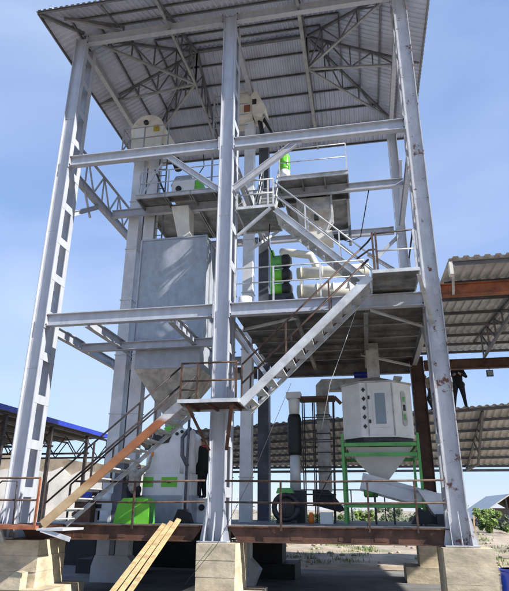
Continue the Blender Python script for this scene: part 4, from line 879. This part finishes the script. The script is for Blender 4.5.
def stones():
    rnd = random.Random(5); mb = MB()
    for _ in range(240):
        x, y = rnd.uniform(-8, 15), rnd.uniform(10.5, 30); s_ = rnd.uniform(.03, .13)
        k = min(1, max(0, (y - 14) / 12)); k = k * k * (3 - 2 * k)
        mb.ball((x, y, GZ + k * (.55 + .55 * mnoise.noise((x * .12, y * .15, 3)))), (s_ * rnd.uniform(.8, 1.6), s_, s_ * .7), 6, 4)
    mb.build('rubble', 'walltan', kind='stuff', label='scattered small stones on the dirt bank', cat='rubble')
stones()

# ================================================================== PEOPLE
def person(loc, yaw, J, mats, label, cap=None, H=1.75, bulk=1.12):
    """J: joint positions in metres (x right, y forward, z up; figure faces +y), scaled by H/1.75"""
    S = H / 1.75; rot = Matrix.Rotation(yaw, 3, 'Z'); loc = V(loc)
    T = lambda p: rot @ (V(p) * S)
    bones = []  # (a, b, ra, rb, mat index)
    def bn_(a, b, ra, rb, mi): k = bulk if mi < 2 else 1; bones.append((T(a), T(b), ra * S * k, rb * S * k, mi))
    pel, che, nek, hea = J['pelvis'], J['chest'], J['neck'], J['head']
    bn_(pel, che, .135, .15, 0); bn_(che, nek, .14, .06, 0); bn_(nek, hea, .055, .05, 2)
    for s in 'LR':
        sh, e_, h_ = J['sh' + s], J['el' + s], J['ha' + s]; hp_, kn, an, to = J['hip' + s], J['kn' + s], J['an' + s], J['to' + s]
        bn_(che, sh, .11, .07, 0); bn_(sh, e_, .062, .048, 0); bn_(e_, h_, .046, .034, 0)
        d = (V(h_) - V(e_)).normalized(); c = V(h_) + d * .05; bn_(h_, c, .034, .04, 3)
        side = d.cross(V((0, 1, .2))).normalized()
        for i, (o, l_) in enumerate(((-.03, .075), (-.01, .088), (.012, .082), (.032, .065))):
            k = c + side * o + d * .02; kk = k + d * l_ * .5; bn_(k, kk, .0125, .0115, 3); bn_(kk, kk + d * l_ * .45 + V((0, .02, 0)), .0115, .01, 3)
        bn_(V(h_) + side * -.03, V(h_) + side * -.065 + d * .06, .014, .012, 3)
        bn_(pel, hp_, .12, .11, 1); bn_(hp_, kn, .095, .062, 1); bn_(kn, an, .06, .042, 1); bn_(an, to, .042, .036, 4)
    mb = MB()
    for a, b, ra, rb, mi in bones:
        n_ = 12
        for i in range(n_ + 1): mb.ball(a + (b - a) * i / n_, ra + (rb - ra) * i / n_, 10, 6)
    h0 = T(hea); up_ = (T(hea) - T(nek)).normalized(); fwd = rot @ V(J.get('face', (0, 1, 0))).normalized()
    hc = h0 + up_ * .09 * S; mb.ball(hc, (.08 * S, .092 * S, .118 * S), 14, 10); mb.ball(hc + fwd * .05 * S - up_ * .05 * S, .055 * S, 10, 6)
    mb.ball(hc + fwd * .1 * S - up_ * .02 * S, .018 * S, 8, 6)
    rg = fwd.cross(up_).normalized()
    for s in (-1, 1): mb.ball(hc + rg * s * .082 * S, (.018 * S, .025 * S, .034 * S), 8, 6)
    me = bpy.data.meshes.new('raw'); me.from_pydata(mb.v, [], mb.f); ob = bpy.data.objects.new('raw', me); col.objects.link(ob)
    md = ob.modifiers.new('r', 'REMESH'); md.mode = 'VOXEL'; md.voxel_size = .011
    sm = ob.modifiers.new('s', 'SMOOTH'); sm.factor = .5; sm.iterations = 2
    dg = bpy.context.evaluated_depsgraph_get(); m2 = bpy.data.meshes.new_from_object(ob.evaluated_get(dg)); bpy.data.objects.remove(ob)
    m2.name = 'person'; m2.materials.clear()
    for q in mats: m2.materials.append(M[q])
    for p in m2.polygons:
        p.use_smooth = True; c = p.center; best = 9; bi = 0
        if (c - hc).length < .16 * S and (c - h0).dot(up_) > -.02: bi = 2
        else:
            for a, b, ra, rb, mi in bones:
                ab = b - a; t = max(0, min(1, (c - a).dot(ab) / max(1e-9, ab.length_squared))); dist = (c - (a + ab * t)).length - (ra + (rb - ra) * t)
                if dist < best: best = dist; bi = mi
        p.material_index = bi
    o = bpy.data.objects.new('person', m2); col.objects.link(o); o.location = loc; tag(o, label, 'person')
    def child(mbx, name, m): 
        x = mbx.build(name, m); x.location = (0, 0, 0); return x
    # hair or cap: shell over the crown, kept above the eye line
    mbx = MB(); vs_, fs = [], []; seg, rg_n = 14, 6
    for i in range(rg_n + 1):
        ph = math.pi / 2 * (1 - i / rg_n * 1.08)
        for k in range(seg):
            q = 2 * math.pi * k / seg; vs_.append(loc + hc + up_ * (.012 + .118 * math.sin(ph)) * S + (rg * math.cos(q) * .088 + fwd * (math.sin(q) * .1 - .008)) * math.cos(ph) * S)
    for i in range(rg_n):
        for k in range(seg): fs.append((i * seg + k, i * seg + (k + 1) % seg, (i + 1) * seg + (k + 1) % seg, (i + 1) * seg + k))
    mbx.add(vs_, fs, True)
    if cap: mbx.ball(loc + hc + fwd * .1 * S + up_ * .03 * S, (.07 * S, .07 * S, .012 * S), 10, 4)
    mbx.build('cap' if cap else 'hair', cap or 'black', o)
    for s in (-1, 1): MB().ball(loc + hc + fwd * .088 * S + rg * s * .032 * S + up_ * .005 * S, .011 * S, 8, 6).build('eye', 'black', o)
    return o
STAND = dict(pelvis=(0, 0, .95), chest=(0, .0, 1.3), neck=(0, .01, 1.47), head=(0, .03, 1.53),
             shL=(-.19, 0, 1.4), elL=(-.25, .0, 1.12), haL=(-.24, .1, .87), shR=(.19, 0, 1.4), elR=(.25, .0, 1.12), haR=(.24, .1, .87),
             hipL=(-.1, 0, .9), knL=(-.12, .03, .5), anL=(-.13, -.02, .08), toL=(-.15, .14, .04), hipR=(.1, 0, .9), knR=(.12, .03, .5), anR=(.13, -.02, .08), toR=(.15, .14, .04))
# worker reaching up beside the stair
Jw = dict(STAND); Jw.update(neck=(0, .06, 1.44), head=(0, .1, 1.48), chest=(0, .03, 1.28), face=(0, 1, .3), elR=(.36, .1, 1.56), haR=(.4, .2, 1.86), shR=(.2, .03, 1.42), elL=(-.3, .12, 1.15), haL=(-.2, .3, 1.0))
pw = person((-2.98, 2.0, -.012), R(-4), Jw, ['shirt', 'trousers', 'skin', 'orange', 'shoe'], 'person in olive shirt and white cap reaching up with an orange glove', 'cap', 1.7, 1.3)
# person in black standing on the white box
Jb = dict(STAND); Jb.update(elL=(-.27, .12, 1.13), haL=(-.2, .33, 1.15), elR=(.26, .08, 1.12), haR=(.2, .28, 1.02), face=(-.3, 1, -.2))
pk = person((-1.28, 3.1, .65), R(70), Jb, ['blackcloth', 'blackcloth', 'skin', 'skin', 'shoe'], 'person all in black with red scarf standing beside the white pellet mill', None, 1.76, 1.55)
MB().path([(-1.28 + .13 * math.cos(q * .6283), 3.1 + .13 * math.sin(q * .6283), .65 + 1.49) for q in range(11)], .03, 8).build('scarf', 'red', pk)
# two people on the far canopy roof
def croof(x, y): t = (y - cy0) / (cy1 - cy0); return zn(x) * (1 - t) + zf * t + .05
Jp = dict(STAND); Jp.update(hipL=(-.1, 0, .9), knL=(-.15, .02, .5), anL=(-.19, -.02, .08), toL=(-.25, .12, .04), knR=(.16, .02, .5), anR=(.22, -.02, .08), toR=(.28, .12, .04), elL=(-.3, .12, 1.17), haL=(-.14, .34, 1.22), elR=(.3, .12, 1.18), haR=(.12, .34, 1.2))
person((7.5, 9.75, croof(7.5, 9.75)), R(170), Jp, ['blackcloth', 'trousers', 'skin', 'skin', 'shoe'], 'person in black with legs apart standing on the canopy roof edge', None, 1.95, 1.3)
Jq = dict(STAND); Jq.update(chest=(.02, .08, 1.28), neck=(.02, .14, 1.42), head=(.02, .18, 1.47), elL=(-.3, .25, 1.3), haL=(-.2, .5, 1.42), elR=(.25, .25, 1.15), haR=(.1, .45, 1.25), knL=(-.14, .14, .52), anL=(-.16, -.02, .08))
person((6.42, 9.75, croof(6.42, 9.75)), R(75), Jq, ['tan', 'trousers', 'skin', 'skin', 'shoe'], 'person in tan shirt and dark cap leaning at the dark red column on the roof', 'trousers', 1.66, 1.15)
